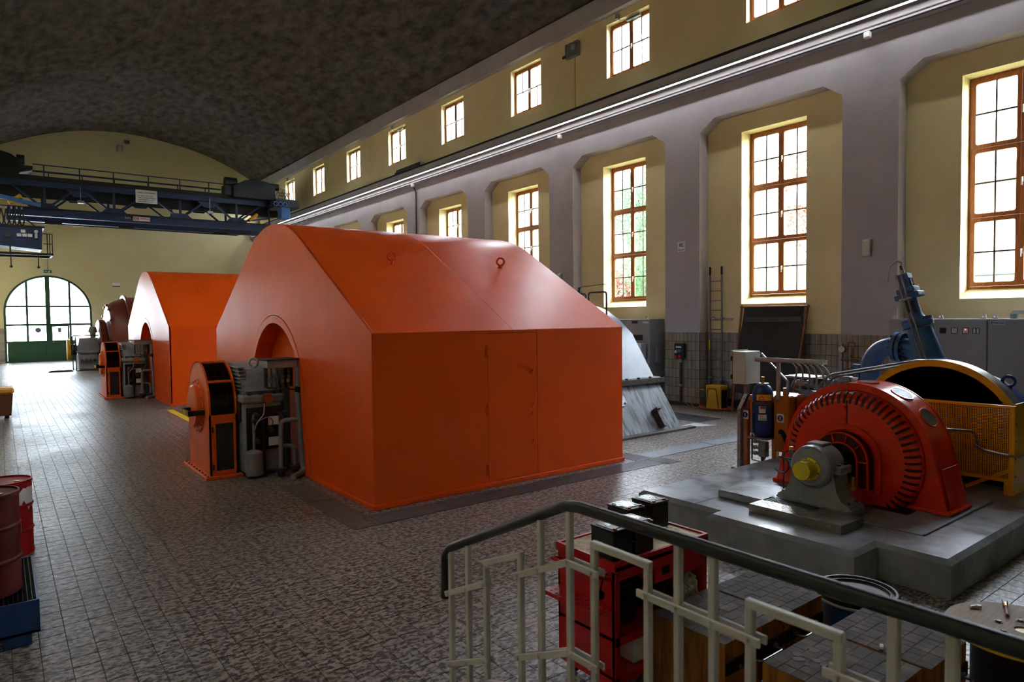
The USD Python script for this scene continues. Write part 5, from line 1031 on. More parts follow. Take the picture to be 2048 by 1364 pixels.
# ---------------------------------------------------------------- overhead crane
def crane():
    yc = 45.0; t = thing('overhead_crane', 'dark blue overhead travelling crane with lattice girders across the hall', 'crane', (7.9, yc, 9)); XA, XB = XL+.35, 16.1
    def girder(y, front):
        part(t, 'top_chord', MB().box(XA+.6, XB-.9, y-.16, y+.16, 10.12, 10.42, .01), 'crane_blue'); part(t, 'bottom_chord', MB().box(XA+1.2, XB-.6, y-.14, y+.14, 8.52, 8.94, .01), 'crane_blue'); part(t, 'chord_flange', MB().box(XA+1.2, XB-.6, y-.2, y+.2, 8.9, 8.96).box(XA+1.2, XB-.6, y-.2, y+.2, 8.5, 8.55), 'crane_blue')
        nodes = [2.2, 5.5, 9.0, 12.3]; tops = [.6, 3.85, 7.25, 10.65, 14.0]
        for a in nodes: part(t, 'gusset', MB().py(Polygon([(a-.7, 8.94), (a+.7, 8.94), (a+.35, 9.25), (a-.35, 9.25)]), y-.03, y+.03), 'crane_blue'); part(t, 'vertical', MB().box(a-.06, a+.06, y-.06, y+.06, 9.2, 10.15), 'crane_blue')
        for k, a in enumerate(nodes):
            for b in (tops[k], tops[k+1]): part(t, 'diagonal', MB().bar((a+.3*np.sign(b-a), y, 9.15), (b-.15*np.sign(b-a), y, 10.16), .1, .13, up=(0, 1, 0)), 'crane_blue')
        for b in tops[1:4]: part(t, 'gusset', MB().py(Polygon([(b-.7, 10.14), (b+.7, 10.14), (b+.3, 9.75), (b-.3, 9.75)]), y-.03, y+.03), 'crane_blue')
    girder(yc, True); girder(yc+2.6, False)
    part(t, 'walkway', MB().box(XA+.5, XB-.4, yc+.2, yc+1.1, 10.42, 10.62), 'crane_dark'); part(t, 'walkway_side', MB().box(XA+.5, XB-.4, yc-.2, yc-.12, 10.42, 10.68), 'crane_dark'); part(t, 'inner_bracing', MB().box(XA+.8, XB-1, yc+.5, yc+.55, 9.55, 10.3), 'crane_dark')
    for z in (11.3, 10.95): part(t, 'handrail', MB().tube([(1.7, yc-.1, z), (11.9, yc-.1, z)], .03, 8), 'crane_blue'); part(t, 'handrail', MB().tube([(1.7, yc+2.2, z+.02), (11.9, yc+2.2, z+.02)], .025, 8), 'crane_dark')
    for x in (2.2, 3.85, 5.5, 7.3, 9.0, 10.65): part(t, 'rail_post', MB().box(x-.03, x+.03, yc-.13, yc-.07, 10.42, 11.32), 'crane_blue'); part(t, 'rail_post', MB().box(x+.3, x+.35, yc+2.17, yc+2.22, 10.42, 11.32), 'crane_dark')
    part(t, 'end_truck', MB().box(14.35, 15.9, yc-1.4, yc+4.0, 9.98, 10.5, .02), 'crane_dark'); part(t, 'end_truck_box', MB().box(14.7, 15.3, yc-1.35, yc-.6, 9.25, 10.35, .04), 'crane_blue_light'); part(t, 'end_frame', MB().box(14.3, 14.38, yc-.1, yc, 8.5, 11.0).bar((12.4, yc-.05, 9.0), (14.3, yc-.05, 9.35), .1, .1), 'crane_blue')
    part(t, 'drive_case', MB().py(Polygon([(12.0, 10.5), (12.0, 11.2), (12.7, 11.6), (13.3, 11.72), (14.2, 11.6), (14.6, 11.3), (14.6, 10.5)]), yc-.6, yc+1.2), 'crane_dark'); part(t, 'drive_motor', MB().cyl((11.6, yc-.1, 11.45), (12.3, yc-.1, 11.45), .32, n=20).box(11.5, 12.2, yc-.4, yc+.3, 10.6, 11.2), 'black_paint'); part(t, 'drive_motor', MB().cyl((14.4, yc-.3, 11.4), (14.9, yc-.3, 11.4), .22, n=18), 'black_paint')
    part(t, 'trolley', MB().py(Polygon([(XA+.3, 10.65), (XA+.3, 11.5), (.2, 11.85), (.75, 11.7), (1.1, 11.45), (1.1, 11.15), (1.7, 11.15), (1.7, 11.05), (1.1, 10.9), (1.1, 10.65)]), yc-.3, yc+2.6), 'crane_dark'); part(t, 'trolley_motor', MB().cyl((1.0, yc-.2, 11.45), (1.35, yc-.2, 11.45), .26, n=18).box(1.05, 1.3, yc-.4, yc+.1, 11.15, 11.5), 'black_paint')
    for x in (.9, 13.3): part(t, 'yellow_hook_block', MB().bar((x-.3, yc-.15, 9.1), (x+.25, yc-.15, 9.55), .3, .2, .03), 'yellow_paint', label='yellow striped hook block')
    for x in (3.85, 10.65): part(t, 'work_light', MB().tube([(x, yc-.22, 10.3), (x, yc-.22, 9.5)], .02, 6).box(x-.16, x+.16, yc-.4, yc-.15, 9.35, 9.5, .02), 'galvanised')
    for k in range(10): part(t, 'cable_loop', MB().tube([(14.6+.09*k, yc-1.0, 11.3-.02*k)]+[(14.6+.09*k+.1*math.sin(a), yc-1.0, 11.0-.6*math.sin(a/2)) for a in np.linspace(0, 2*PI, 10)], .018, 6), 'black_rubber')
    for k in range(3): part(t, 'cable_ring', MB().torus((14.35+.3*k, yc-1.45, 10.15), (0, 1, 0), .13, .02, 18, 6), 'crane_blue_light')
    for k in range(8): part(t, 'festoon_loop', MB().tube([(-.4+.22*k+.1*math.sin(a)*.9, yc-.5, 8.75-.85*math.sin(a/2)) for a in np.linspace(0, 2*PI, 14)], .035, 6), 'black_rubber'); part(t, 'festoon_runner', MB().box(-.43+.22*k, -.36+.22*k, yc-.55, yc-.45, 8.74, 8.86), 'galvanised')
    part(t, 'festoon_track', MB().box(XA+.3, 14.2, yc-.52, yc-.46, 8.86, 8.92), 'crane_dark')
    part(t, 'brace_beam', MB().bar((XA+.3, yc-.5, 9.5), (2.0, yc-.3, 9.05), .14, .2), 'crane_blue_light')
    part(t, 'underslung_rail', MB().box(1.6, 12.5, yc+.8, yc+.86, 8.2, 8.26).bar((1.6, yc+.83, 8.23), (.9, yc+.83, 8.5), .05, .05).bar((12.5, yc+.83, 8.23), (13.4, yc+.83, 8.5), .05, .05), 'crane_dark')
    for x in (2.6, 6.2, 11.5): part(t, 'underslung_hanger', MB().box(x-.4, x+.4, yc+.75, yc+.9, 8.24, 8.36), 'crane_dark')
    # signs
    s = part(t, 'load_sign', MB().box(6.58, 7.72, yc-.24, yc-.22, 9.66, 10.43, .004), 'sign_white', label='white load sign with lines of print')
    for z, st, w in ((10.24, 'Hersteller: BBC MANNHEIM', .96), (10.06, 'Nr. 1064  BJ 1949', .8), (9.95, 'Type: Zweiträgerlaufkran', .96), (9.84, 'Tragfähigkeit: 2 x 20 t', .9), (9.73, 'Spannweite: 15,1 m', .8)): text(s, 'print', st, .062, (6.68, yc-.2405, z), (1, 0, 0), (0, 0, 1), 'text_dark', .004, w)
    s = part(t, 'maker_sign', MB().box(6.42, 7.3, yc-.216, yc-.206, 8.6, 8.84, .003), 'sign_white', label='white sign with red maker lettering'); part(s, 'red_mark', MB().box(6.45, 6.72, yc-.222, yc-.217, 8.64, 8.8), 'sign_red'); text(s, 'mark_lettering', 'KC', .1, (6.5, yc-.2225, 8.67), (1, 0, 0), (0, 0, 1), 'sign_white', .003, .17); text(s, 'lettering', 'KONECRANES', .1, (6.76, yc-.217, 8.67), (1, 0, 0), (0, 0, 1), 'sign_red', .004, .52)
    s = part(t, 'capacity_sign', MB().box(5.98, 6.3, yc-.216, yc-.206, 8.66, 8.82, .003), 'crane_dark', label='small dark sign with pale figures'); text(s, 'lettering', '5,0 t', .1, (6.0, yc-.217, 8.69), (1, 0, 0), (0, 0, 1), 'sign_white', .004, .27)
    # operator's cabin
    part(t, 'cabin', MB().py(Polygon([(XA-.1, 6.85), (1.95, 6.6), (2.0, 7.8), (XA-.1, 7.95)]), yc-.9, yc+.8), 'crane_blue'); part(t, 'cabin_roof_edge', MB().box(XA-.1, 2.1, yc-.95, yc+.85, 7.76, 7.86), 'crane_dark'); part(t, 'cabin_floor_frame', MB().box(XA-.1, 2.45, yc-1.0, yc-.9, 6.3, 6.42).box(XA-.1, 2.45, yc+.8, yc+.9, 6.3, 6.42).box(2.35, 2.45, yc-.9, yc+.8, 6.3, 6.42), 'crane_dark')
    for x, z in ((1.16, 7.55), (.98, 7.34), (1.22, 7.34), (1.45, 7.34)): part(t, 'cabin_label', MB().box(x-.1, x+.1, yc-.915, yc-.9, z-.08, z+.08), 'sign_white')
    part(t, 'cabin_lamp', MB().cyl((1.72, yc-1.05, 7.55), (1.72, yc-.9, 7.55), .09, n=16).box(1.66, 1.78, yc-1.0, yc-.9, 7.2, 7.45), 'cabinet_light'); part(t, 'cabin_fitting', MB().box(.4, .62, yc-.96, yc-.9, 7.2, 7.5, .01), 'machine_grey_dark')
    for x in (2.2, 2.3, 2.42): part(t, 'cabin_rail', MB().box(x-.02, x+.02, yc-.97, yc-.93, 6.4, 7.48), 'crane_dark')
    part(t, 'cabin_rail', MB().box(2.0, 2.44, yc-.97, yc-.93, 7.44, 7.48).box(2.0, 2.44, yc-.97, yc-.93, 6.9, 6.94), 'crane_dark'); part(t, 'cabin_hanger', MB().box(.55, .62, yc-.9, yc-.84, 6.3, 6.75).bar((1.25, yc-.5, 8.3), (1.85, yc-.5, 7.75), .05, .05), 'crane_dark')
    for x in (.6, 1.78): part(t, 'buffer_rod', MB().tube([(x, yc-.95, 6.3), (x, yc-.95, 5.72)], .025, 6).sphere((x, yc-.95, 5.66), .07, 1), 'crane_dark')
    return t
crane()
# ---------------------------------------------------------------- red workshop trolley and what lies on it
def cart():
    x0, x1, y0, y1, H = 3.37, 4.41, 3.25, 3.85, 1.0
    t = thing('workshop_trolley', 'red steel workshop trolley with a wooden top behind the railing', 'trolley', ((x0+x1)/2, (y0+y1)/2, 0))
    part(t, 'end_panel', MB().box(x0, x0+.025, y0, y1, .1, H-.02, .003), 'cart_red'); part(t, 'end_panel', MB().box(x1-.025, x1, y0, y1, .1, H-.02, .003), 'cart_red'); part(t, 'back_panel', MB().box(x0, x1, y1-.02, y1, .42, H-.02, .003), 'cart_red')
    part(t, 'corner_post', MB().box(x0, x0+.05, y0-.004, y0+.03, .1, H-.02, .003), 'cart_red'); part(t, 'corner_post', MB().box(x1-.05, x1, y0-.004, y0+.03, .1, H-.02, .003), 'cart_red')
    part(t, 'top_frame', MB().pz(sbox(x0-.01, y0-.01, x1+.01, y1+.01).difference(sbox(x0+.015, y0+.015, x1-.015, y1-.015)), H-.05, H+.012).box(x0, x1, y0-.01, y0+.01, H-.12, H-.02), 'cart_red')
    part(t, 'wooden_top', MB().box(x0+.012, x1-.012, y0+.012, y1-.012, H-.025, H, .002), 'plywood', label='stained plywood work top')
    part(t, 'drawer', MB().box(x0+.42, x1-.06, y0-.006, y0+.4, H-.24, H-.1, .006), 'cart_red'); part(t, 'drawer_slot', MB().box(x0+.5, x0+.58, y0-.008, y0-.004, H-.19, H-.13, .002), 'black_paint')
    for z in (.44, .16): part(t, 'shelf', MB().box(x0, x1, y0, y1, z, z+.03, .004).box(x0, x1, y0-.004, y0+.004, z-.03, z+.03), 'cart_red')
    for z in (.5, .72, .86): part(t, 'rivet', MB().cyl((x0+.025, y0-.004, z), (x0+.025, y0-.01, z), .007, n=8), 'steel'); part(t, 'rivet', MB().cyl((x0+.06, y0-.01, z+.06), (x0+.06, y0-.016, z+.06), .006, n=8), 'steel')
    part(t, 'push_handle', MB().tube([(x0, y0+.05, .89), (x0-.1, y0+.05, .92), (x0-.1, y1-.03, .92), (x0, y1-.03, .89)], .014, 10, .03), 'cart_red')
    hol = [Point(x0-.135+.045*j, y0+.06+.058*i).buffer(.0135, quad_segs=3) for i in range(9) for j in range(3)]
    part(t, 'tool_rack', MB().pz(sbox(x0-.16, y0+.02, x0, y1-.02).difference(unary_union(hol)), .68, .684).box(x0-.163, x0-.157, y0+.02, y1-.02, .655, .684), 'cart_red', label='red tool rack with two rows of holes')
    part(t, 'ball_knob', MB().sphere((x0-.05, y0+.1, .77), .035, 3), 'black_rubber'); part(t, 'knob_lever', MB().tube([(x0-.01, y0+.06, .93), (x0-.035, y0+.08, .9), (x0-.045, y0+.1, .79)], .007, 8, .02), 'black_paint')
    for x in (x0+.08, x1-.08):
        for y in (y0+.08, y1-.08): c = part(t, 'castor', MB().cyl((x-.018, y, .05), (x+.018, y, .05), .05, n=18), 'black_rubber'); part(c, 'fork', MB().box(x-.03, x-.022, y-.03, y+.03, .04, .13).box(x+.022, x+.03, y-.03, y+.03, .04, .13).box(x-.03, x+.03, y-.03, y+.03, .11, .135), 'steel')
cart()
def battery(name, x, y, label, film):
    w, d, h, z = .195, .23, .225, 1.001; t = thing('battery', label, 'battery', (x, y, z), None)
    part(t, 'case', MB().box(x-w/2, x+w/2, y-d/2, y+d/2, z, z+h-.02, .006), 'black_paint'); part(t, 'lid', MB().box(x-w/2-.003, x+w/2+.003, y-d/2-.003, y+d/2+.003, z+h-.022, z+h-.004, .004), 'black_paint')
    part(t, 'top_panel', MB().box(x-w/2+.02, x+w/2-.02, y-d/2+.035, y+d/2-.035, z+h-.004, z+h), 'battery_top')
    for sx in (-1, 1): part(t, 'terminal', MB().cyl((x+sx*.066, y-d/2+.02, z+h-.006), (x+sx*.066, y-d/2+.02, z+h+.008), .012, n=10).box(x+sx*.066-.014, x+sx*.066+.014, y-d/2+.006, y-d/2+.036, z+h-.006, z+h+.001), 'copper')
    rr = random.Random(int(x*1000)); pts = []
    cx, cy = x+(.0 if film > .5 else .03), y+(.02 if film > .5 else .04); R = .085*film
    for k in range(26): a = 2*PI*k/26; r = R*(.7+.5*rr.random()); pts.append((cx+r*1.0*math.cos(a), cy+r*.95*math.sin(a)))
    part(t, 'torn_film', MB().pz(Polygon(pts).buffer(0).intersection(sbox(x-w/2, y-d/2+.03, x+w/2, y+d/2)), z+h, z+h+.0015), 'battery_film', label='torn remains of a pale sticker film')
    text(t, 'print', 'POWER', .018, (x-w/2-.0035, y+.06, z+.1), (0, -1, 0), (0, 0, 1), 'machine_grey', .001, .07); text(t, 'print', '12V 38Ah', .012, (x-w/2-.0035, y-.02, z+.09), (0, -1, 0), (0, 0, 1), 'machine_grey', .001, .08)
battery('a', 3.5, 3.405, 'black battery at the near left corner of the red trolley top', .55); battery('b', 3.73, 3.405, 'black battery standing right of the near corner battery', 1.0); battery('c', 3.97, 3.7, 'black battery at the back with its film mostly peeled pale', 1.1); battery('d', 4.26, 3.7, 'black battery at the back right, farthest from the railing', .8)
m = MB()
for k in range(7): m.torus((4.04+.005*math.sin(k*2), 3.56, .505+.042*k), (.03*math.sin(k), .03*math.cos(k*1.7), 1), .165-.01*(k % 3), .023, 32, 8)
single('cable_coil', m, 'black_rubber', 'thick black cable coil lying on the trolley shelf', 'cable')
m = MB()
for k in range(5): m.torus((3.61, 3.54+.004*k, .51+.058*k), (.03, .02*k, 1), .175, .029, 30, 10)
single('hose_coil', m, 'black_rubber', 'dusty dark hose coil at the left of the trolley shelf', 'hose')
def bag():
    b = trimesh.creation.icosphere(4, 1.); v = b.vertices; n = meshkit.fbm(v*3.2+3, 4, 4)-.5; v = v*(1+.55*n[:, None]); v = v*[.08, .09, .12]+[4.31, 3.37, .585]; v[:, 2] = np.maximum(v[:, 2], .472); o = MB(); o.add(v, b.faces); return o
single('plastic_bag', bag(), 'plastic_clear', 'crumpled clear plastic bag at the right end of the trolley shelf', 'bag', smooth=20)
m = MB().box(3.62, 4.0, 3.3, 3.62, .192, .36, .008); t = thing('white_box', 'white cardboard box low on the trolley beside the timber block', 'box', (3.8, 3.46, .192)); part(t, 'box', m, 'paper'); part(t, 'lid', MB().box(3.615, 4.005, 3.295, 3.625, .32, .375, .006), 'paper'); part(t, 'print', MB().box(3.78, 3.86, 3.4, 3.44, .375, .377), 'text_dark')

# ---------------------------------------------------------------- timber blocks
def block(x0, x1, y0, y1, label, h=.6):
    t = thing('timber_block', label, 'timber block', ((x0+x1)/2, (y0+y1)/2, 0)); nx, ny = 8, 7; w, d = (x1-x0)/nx, (y1-y0)/ny; rr = random.Random(int(x0*100+y0*10))
    for i in range(nx):
        for j in range(ny):
            z = h-rr.random()*.003; part(t, 'post', MB().box(x0+i*w+.0003, x0+(i+1)*w-.0003, y0+j*d+.0003, y0+(j+1)*d-.0003, .02, z, .0018), 'timber')
    for z in (.43,):
        for y, s in ((y0, -1), (y1, 1)): part(t, 'steel_strap', MB().box(x0, x1, min(y, y+s*.012), max(y, y+s*.012), z-.045, z+.045, .002), 'black_paint')
        for x in (x0+.12, x1-.12): part(t, 'bolt', MB().cyl((x, y0-.012, z), (x, y0-.035, z), .018, n=6), 'steel')
    part(t, 'handle', MB().tube([(x1-.16, y0-.012, .43), (x1-.16, y0-.1, .44), (x1-.42, y0-.1, .44), (x1-.42, y0-.012, .43)], .008, 8, .03), 'steel'); return t
def stain(t):
    rr = random.Random(2); part(t, 'paint_stain', MB().pz(unary_union([Point(3.86+.22*rr.random(), 2.02+.2*rr.random()).buffer(.006+.025*rr.random(), quad_segs=4) for k in range(16)]), .5985, .6005), 'tile_stain', label='pinkish paint stain on the top')
block(3.69, 4.375, 2.575, 3.2, 'timber block with a dark worn top next to the red trolley'); block(4.4, 4.92, 2.575, 3.2, 'timber block beyond the rail, nearest the blue lidded drum'); stain_block = block(3.68, 4.36, 1.66, 2.3, 'timber block with pinkish paint stains nearest the railing'); block(4.385, 4.94, 1.62, 2.28, 'timber block between the stained block and the wooden spool'); stain(stain_block)
single('white_chip', MB().obox((4.42, 1.92, .612), [unit([1, .4, 0]), unit([-.4, 1, 0]), (0, 0, 1)], (.05, .025, .02), .004), 'sign_white', 'small white chip lying on the timber block by the rail', 'chip')

# blue drum with a black lid, wooden spool with tools
def lid_drum():
    c = (5.25, 2.47); t = thing('lidded_drum', 'blue drum with a dark lid standing before the concrete plinth', 'drum', (*c, 0))
    part(t, 'body', MB().lathe([(0, .01), (.27, .01), (.285, .04), (.285, .52), (.275, .56), (0, .56)], (*c, 0), (0, 0, 1), 48), 'blue_paint')
    part(t, 'lid', MB().lathe([(.292, .54), (.3, .56), (.3, .585), (.285, .6), (.268, .6), (.262, .575), (.245, .575), (.24, .588), (.232, .588), (.226, .57), (0, .57)], (*c, 0), (0, 0, 1), 64), 'handrail_black', label='dark ringed lid')
    part(t, 'clamp_ring', MB().torus((*c, .538), (0, 0, 1), .296, .012, 56, 8), 'machine_grey'); return t
lid_drum()
def spool():
    c = np.array([5.42, 1.44]); z = .6; t = thing('cable_spool', 'wooden cable spool lying flat at the lower right corner', 'cable spool', (*c, 0))
    fl = Point(*c).buffer(.45, quad_segs=24)
    holes = unary_union([Point(*c).buffer(.055, quad_segs=8)])
    for z0, z1 in ((z-.035, z), (.02, .055)): part(t, 'flange', MB().pz(fl.difference(holes), z0, z1), 'spool_wood', smooth=40)
    part(t, 'core', MB().lathe([(.2, .055), (.2, z-.035)], (*c, 0), (0, 0, 1), 28), 'spool_wood'); part(t, 'wound_cable', MB().lathe([(.2, .06)]+[(.3+.012*math.sin(k*PI), .08+.02*k) for k in range(22)]+[(.2, z-.05)], (*c, 0), (0, 0, 1), 40), 'black_rubber'); part(t, 'bore', MB().cyl((*c, .3), (*c, .32), .06, n=16), 'black_paint')
    for a in (.4, 1.5, 2.6, 3.7, 4.8, 5.9): p = c+.15*np.array([math.cos(a), math.sin(a)]); part(t, 'bolt', MB().cyl((*p, z-.01), (*p, z+.012), .018, n=6).cyl((*p, z), (*p, z+.003), .026, n=14), 'machine_grey_dark')
    part(t, 'rim_tape', MB().lathe([(.452, z-.03), (.452, z-.008)], (*c, 0), (0, 0, 1), 48), 'yellow_paint'); return t
spool()
t = thing('brush', 'old paint brush lying on the wooden spool', 'brush', (5.62, 1.6, .6)); a, b = np.array([5.83, 1.67, .618]), np.array([5.55, 1.57, .616]); d = unit(b-a)
part(t, 'handle', MB().tube([a+d*.13, b], [.009, .012], 10), 'pole_wood'); part(t, 'ferrule', MB().tube([a+d*.07, a+d*.13], [.016, .012], 10), 'brass'); part(t, 'bristles', MB().bar(a, a+d*.075, .035, .014, .004), 'safety_blue')
single('white_clamp', MB().obox((5.55, 1.77, .612), [unit([1, -.6, 0]), unit([.6, 1, 0]), (0, 0, 1)], (.08, .025, .02), .005).cyl((5.57, 1.75, .6), (5.57, 1.75, .625), .016, n=12), 'sign_white', 'small white plastic clamp on the wooden spool', 'clamp')

# ---------------------------------------------------------------- railing of the landing
def railing():
    X, w = 1.413, .021; t = thing('stair_railing', 'white square bar railing with a black handrail in the foreground', 'railing', (X, 1.0, 1.2)); zc, yc, s = 2.155, 1.555, -.345/.745
    def slope(y, z): return z if y <= yc else z+s*(y-yc)
    part(t, 'handrail', MB().tube([(X, -.9, zc), (X, yc-.03, zc), (X, yc+.03, zc-.012), (X, 2.27, slope(2.27, zc)), (X, 2.31, slope(2.31, zc)-.03), (X, 2.315, slope(2.31, zc)-.2)], .0185, 16, .012), 'handrail_black')
    lowz = 1.2
    def stile(y, top, bot): return MB().box(X-w/2, X+w/2, y-w/2, y+w/2, bot, top, .003)
    for y in (-.55, -.42, .485, .59, 1.02, 1.13, 1.557): part(t, 'baluster', stile(y, zc-.015, lowz), 'rail_cream')
    for y in (1.7, 2.14, 2.265): part(t, 'baluster', stile(y, slope(y, zc)-.015, slope(y, 1.25)-.05), 'rail_cream')
    # stepped loops that rise above the middle rail
    mid, lo, up = 1.972, 1.682, 2.045
    for a, b in ((1.235, 1.447), (.7, .915), (.17, .38)):
        for y in (a, b): part(t, 'loop_stile', stile(y, up, lowz), 'rail_cream')
        part(t, 'loop_bar', MB().box(X-w/2, X+w/2, a-w/2, b+w/2, up-.001, up+w, .003), 'rail_cream')
    a, b = 1.81, 2.02
    for y in (a, b): part(t, 'loop_stile', stile(y, slope(y, up)-.01, slope(y, 1.6)-.02), 'rail_cream')
    part(t, 'loop_bar', MB().bar((X, a-w/2, slope(a, up)), (X, b+w/2, slope(b, up)), w, w, .003), 'rail_cream'); part(t, 'loop_bar', MB().bar((X, a, slope(a, 1.565)), (X, b, slope(b, 1.565)+.03), w, w, .003), 'rail_cream')
    # paired flat rails either side of the balusters, broken where the loops stand
    segs = [(1.42, yc), (.88, 1.265), (.36, .73), (-.7, .2)]
    for z in (mid, lo):
        for a, b in segs:
            for sx in (-1, 1): part(t, 'flat_rail', MB().box(X+sx*(w/2+.004)-.004, X+sx*(w/2+.004)+.004, a, b, z-.011, z+.011, .002), 'rail_cream')
        for a, b in ((yc, 1.83), (2.0, 2.29)):
            for sx in (-1, 1): part(t, 'flat_rail', MB().bar((X+sx*(w/2+.004), a, slope(a, z)), (X+sx*(w/2+.004), b, slope(b, z)), .008, .022, .002), 'rail_cream')
        for y in (yc, 1.447, 1.235, 1.13, 1.02, .915, .7, .59, .485, .38, 1.7, 1.81, 2.02, 2.14, 2.265): part(t, 'rivet', MB().cyl((X-w/2-.008, y, slope(y, z)), (X-w/2-.0155, y, slope(y, z)), .0075, n=10), 'rail_cream')
    return t
railing()
st = setting('trim_2', (.8, 0, 0))
part(st, 'landing_slab', MB().box(XL, 1.45, -4., 1.6, 1.02, 1.2, .01), 'concrete_paint')
for k in range(6): part(st, 'stair_step', MB().box(.3, 1.45, 1.6+.29*k, 1.6+.29*(k+1), 0, 1.2-.172*(k+1), .006), 'concrete_paint')
part(st, 'landing_wall', MB().box(XL, 1.42, 1.45, 1.55, 0, 1.02), 'grey_plaster')

# ---------------------------------------------------------------- left foreground: drums on a spill pallet, grit bin
def pallet():
    x0, x1, y0, y1 = -1.0, .2, 6.95, 8.3; t = thing('spill_pallet', 'blue steel spill pallet with a dark grating under the near drum', 'pallet', ((x0+x1)/2, (y0+y1)/2, 0))
    part(t, 'tray', MB().pz(sbox(x0, y0, x1, y1).difference(sbox(x0+.02, y0+.02, x1-.02, y1-.02)), .1, .38).box(x0, x1, y0, y1, .1, .12), 'blue_paint')
    g = MB()
    for x in np.arange(x0+.03, x1-.02, .033): g.box(x, x+.004, y0+.02, y1-.02, .35, .378)
    for y in np.arange(y0+.03, y1-.02, .033): g.box(x0+.02, x1-.02, y, y+.004, .352, .376)
    part(t, 'grating', g, 'black_paint', kind='stuff')
    for x in (x0+.12, x1-.16):
        for y in (y0+.06, y1-.12): part(t, 'foot', MB().box(x-.1, x+.1, y-.05, y+.05, 0, .1, .004), 'blue_paint')
pallet()
def drum(x, y, z, m, label):
    t = thing('steel_drum', label, 'drum', (x, y, z)); r = .29
    part(t, 'body', MB().lathe([(0, .01), (r-.01, .01), (r, .0), (r, .03), (r-.006, .04), (r-.006, .27), (r+.006, .285), (r+.006, .3), (r-.006, .315), (r-.006, .56), (r+.006, .575), (r+.006, .59), (r-.006, .605), (r-.006, .845), (r, .85), (r, .88), (r-.012, .88), (r-.012, .862), (0, .862)], (x, y, z), (0, 0, 1), 56), m)
    part(t, 'bung', MB().cyl((x+.14, y-.1, z+.86), (x+.14, y-.1, z+.875), .03, n=16), 'brass'); return t
d1 = drum(-.19, 7.42, .38, 'drum_dark_red', 'dark red oil drum on the blue spill pallet'); part(d1, 'label_sticker', MB().box(.098, .102, 7.36, 7.44, .86, .96), 'sign_white')
d2 = drum(-.03, 9.9, 0, 'drum_red', 'bright red steel drum with a torn white label behind the pallet')
th = np.linspace(-1.2, -.2, 9); rr = random.Random(9); P = []
c, r = (-.03, 9.9), .287
lab = MB(); V, F = [], []
for k, a in enumerate(th):
    zl, zh = .62+.1*rr.random()-.02*k, .8-.12*abs(k-5)/5*rr.random(); V += [(c[0]+r*math.cos(a), c[1]+r*math.sin(a), zl), (c[0]+r*math.cos(a), c[1]+r*math.sin(a), zh)]
    if k: F.append([2*k-2, 2*k, 2*k+1, 2*k-1])
lab.add(V, F); part(d2, 'torn_label', lab, 'paper', label='torn white paper label')
def bin_():
    x, y = -.2, 24.1; t = thing('grit_bin', 'brown bin with a yellow lid at the far left edge', 'bin', (x, y, 0))
    part(t, 'body', MB().add(np.array([[x+sx*(.4 if z < .2 else .45), y+sy*(.32 if z < .2 else .36), z] for z in (.08, .7) for sx, sy in ((-1, -1), (1, -1), (1, 1), (-1, 1))]), [[0, 3, 2, 1], [4, 5, 6, 7], [0, 1, 5, 4], [1, 2, 6, 5], [2, 3, 7, 6], [3, 0, 4, 7]]), 'bin_brown'); part(t, 'lid', MB().box(x-.48, x+.48, y-.4, y+.4, .7, .88, .05), 'bin_yellow')
    for sx in (-1, 1):
        for sy in (-1, 1): part(t, 'foot', MB().box(x+sx*.3-.05, x+sx*.3+.05, y+sy*.22-.05, y+sy*.22+.05, 0, .09), 'black_rubber')
bin_()

# ---------------------------------------------------------------- what the windows show
def house():
    t = thing('chalet', 'white house with a pale roof outside the tall windows', 'house', (34, 12, 0)); x0, x1, y0, y1 = 30, 40, 1.5, 16
    part(t, 'wall', MB().box(x0, x1, y0, y1, -.3, 8.2), 'house_white'); part(t, 'gable', MB().py(Polygon([(x0, 8.2), (x1, 8.2), (35, 11.4)]), y0, y1), 'house_white')
    for s in (-1, 1): part(t, 'roof', MB().py(Polygon([(35, 11.9), (35+s*6.4, 7.9), (35+s*6.4, 7.6), (35, 11.55)]), y0-1, y1+1.2), 'house_roof')
    part(t, 'balcony', MB().box(x0-1.1, x0, y0, y1, 4.1, 4.3).box(x0-1.1, x0-1.02, y0, y1, 4.3, 5.2), 'house_roof')
    for y in (3.2, 6.2, 9.4, 12.6, 14.6):
        for z in (1.2, 4.8): w = part(t, 'window', MB().box(x0-.06, x0+.02, y-.6, y+.6, z, z+1.5), 'house_white'); part(w, 'pane', MB().box(x0-.08, x0-.05, y-.5, y+.5, z+.1, z+1.4), 'house_glass')
house()
t = thing('long_shed', 'long low pale shed seen through the lower window panes', 'shed', (25, 14, 0)); part(t, 'wall', MB().box(24, 27, 8.5, 24, -.3, 2.2), 'house_white'); part(t, 'roof', MB().box(23.6, 27.4, 8.2, 24.3, 2.2, 2.5), 'house_roof'); part(t, 'door_opening', MB().box(23.97, 24.02, 9.5, 13.2, -.1, 1.5), 'house_glass'); part(t, 'door_opening', MB().box(23.97, 24.02, 16.5, 20, -.1, 1.5), 'house_glass')
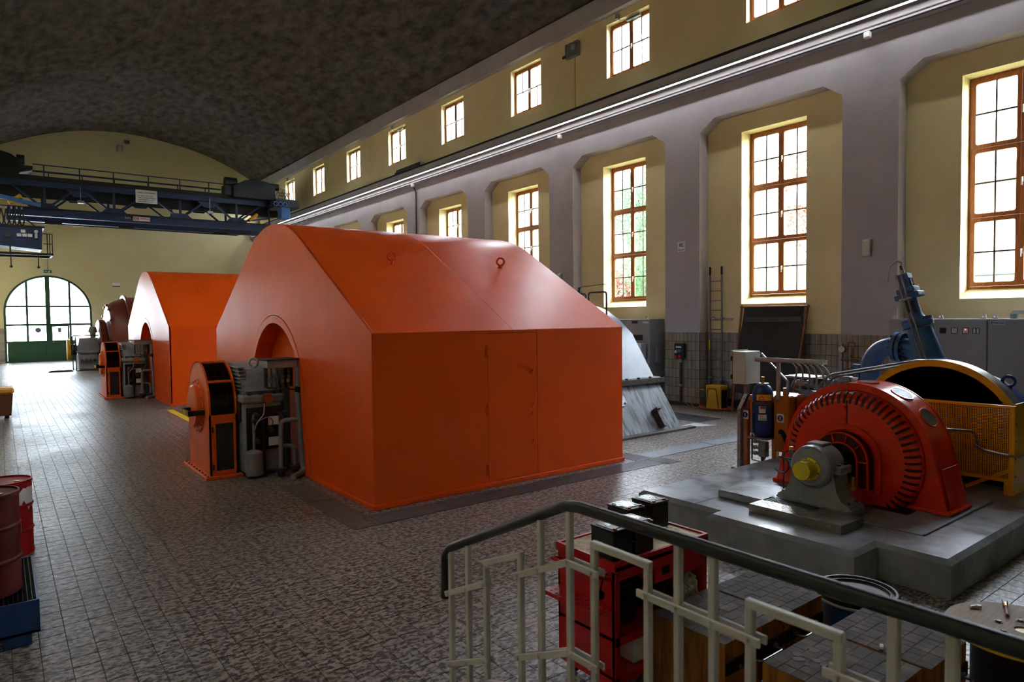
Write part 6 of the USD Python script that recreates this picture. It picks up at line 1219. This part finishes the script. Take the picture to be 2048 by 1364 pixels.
def tree(x, y, z, h, r, m, label, seed):
    t = thing('tree', label, 'tree', (x, y, z)); g = np.random.default_rng(seed); part(t, 'trunk', MB().tube([(x, y, z-(.5 if x > 38 else -.005)), (x+.1, y, z+h*.4), (x, y+.1, z+h*.75)], [.22, .16, .06], 8), 'bark')
    n = 2600; c = g.normal(0, 1, (n, 3)); c /= np.linalg.norm(c, axis=1, keepdims=True); c *= (g.random((n, 1))**.4); lump = meshkit.noise(c*2.2+seed, seed)
    c = c*(.65+.6*lump[:, None])*[r, r, h*.42]+[x, y, z+h*.6]; a = g.normal(0, 1, (n, 3)); b = g.normal(0, 1, (n, 3)); a /= np.linalg.norm(a, axis=1, keepdims=True); b -= a*(a*b).sum(1, keepdims=True); b /= np.linalg.norm(b, axis=1, keepdims=True); s = .2
    V = np.stack([c-a*s, c-b*s*.5, c+a*s, c+b*s*.5], 1).reshape(-1, 3); i = np.arange(n)[:, None]*4; part(t, 'foliage', trimesh.Trimesh(V, np.vstack([i+[0, 1, 2], i+[0, 2, 3]]), process=False), m, kind='stuff')
hz_ = lambda x: max((x-38)*.42, 0)-.3
for k, (x, y, h, r, m, lab) in enumerate([(32, 26, 8, 2.6, 'leaf_green', 'green tree right of the house outside'), (36, 30, 9, 3, 'leaf_green', 'tall green tree outside the third window'), (38.5, 37, 7, 2.4, 'leaf_autumn', 'reddish tree on the slope outside'), (46, 20, 11, 3.4, 'leaf_autumn', 'reddish tree behind the house roof'), (52, 11, 12, 3.8, 'leaf_green', 'large green tree high on the slope behind the house'), (49, 40, 10, 3.2, 'leaf_green', 'green tree far along the slope'), (56, 50, 12, 4, 'leaf_green', 'farthest green tree on the slope'), (54, 29, 11, 3.4, 'leaf_autumn', 'reddish tree in the middle of the slope')]): tree(x, y, hz_(x), h, r, m, lab, 11+k)

# alike things share a group
GROUPS = {'battery': 'batteries on the red trolley', 'timber_block': 'timber blocks behind the railing', 'floor_duct_cover': 'floor duct covers', 'switch_cabinet': 'grey switch cabinets under the window', 'junction_box': 'boxes on the cable line', 'pillar_lamp': 'bulkhead lamps on the pillars',
          'tree': 'trees outside the windows', 'window_opener': 'window openers of the upper windows', 'generator_housing': 'orange generator housings', 'slip_ring_hood': 'orange slip-ring hoods', 'bearing_pedestal': 'grey bearing blocks', 'steel_drum': 'steel drums at the left edge', 'light_line': 'light lines under the crane runways'}
for p in world.GetPrim().GetChildren():
    n = p.GetName(); n = n[:-4] if n[-4:-3] == '_' and n[-3:].isdigit() else n
    if n in GROUPS: p.SetCustomDataByKey('group', GROUPS[n])
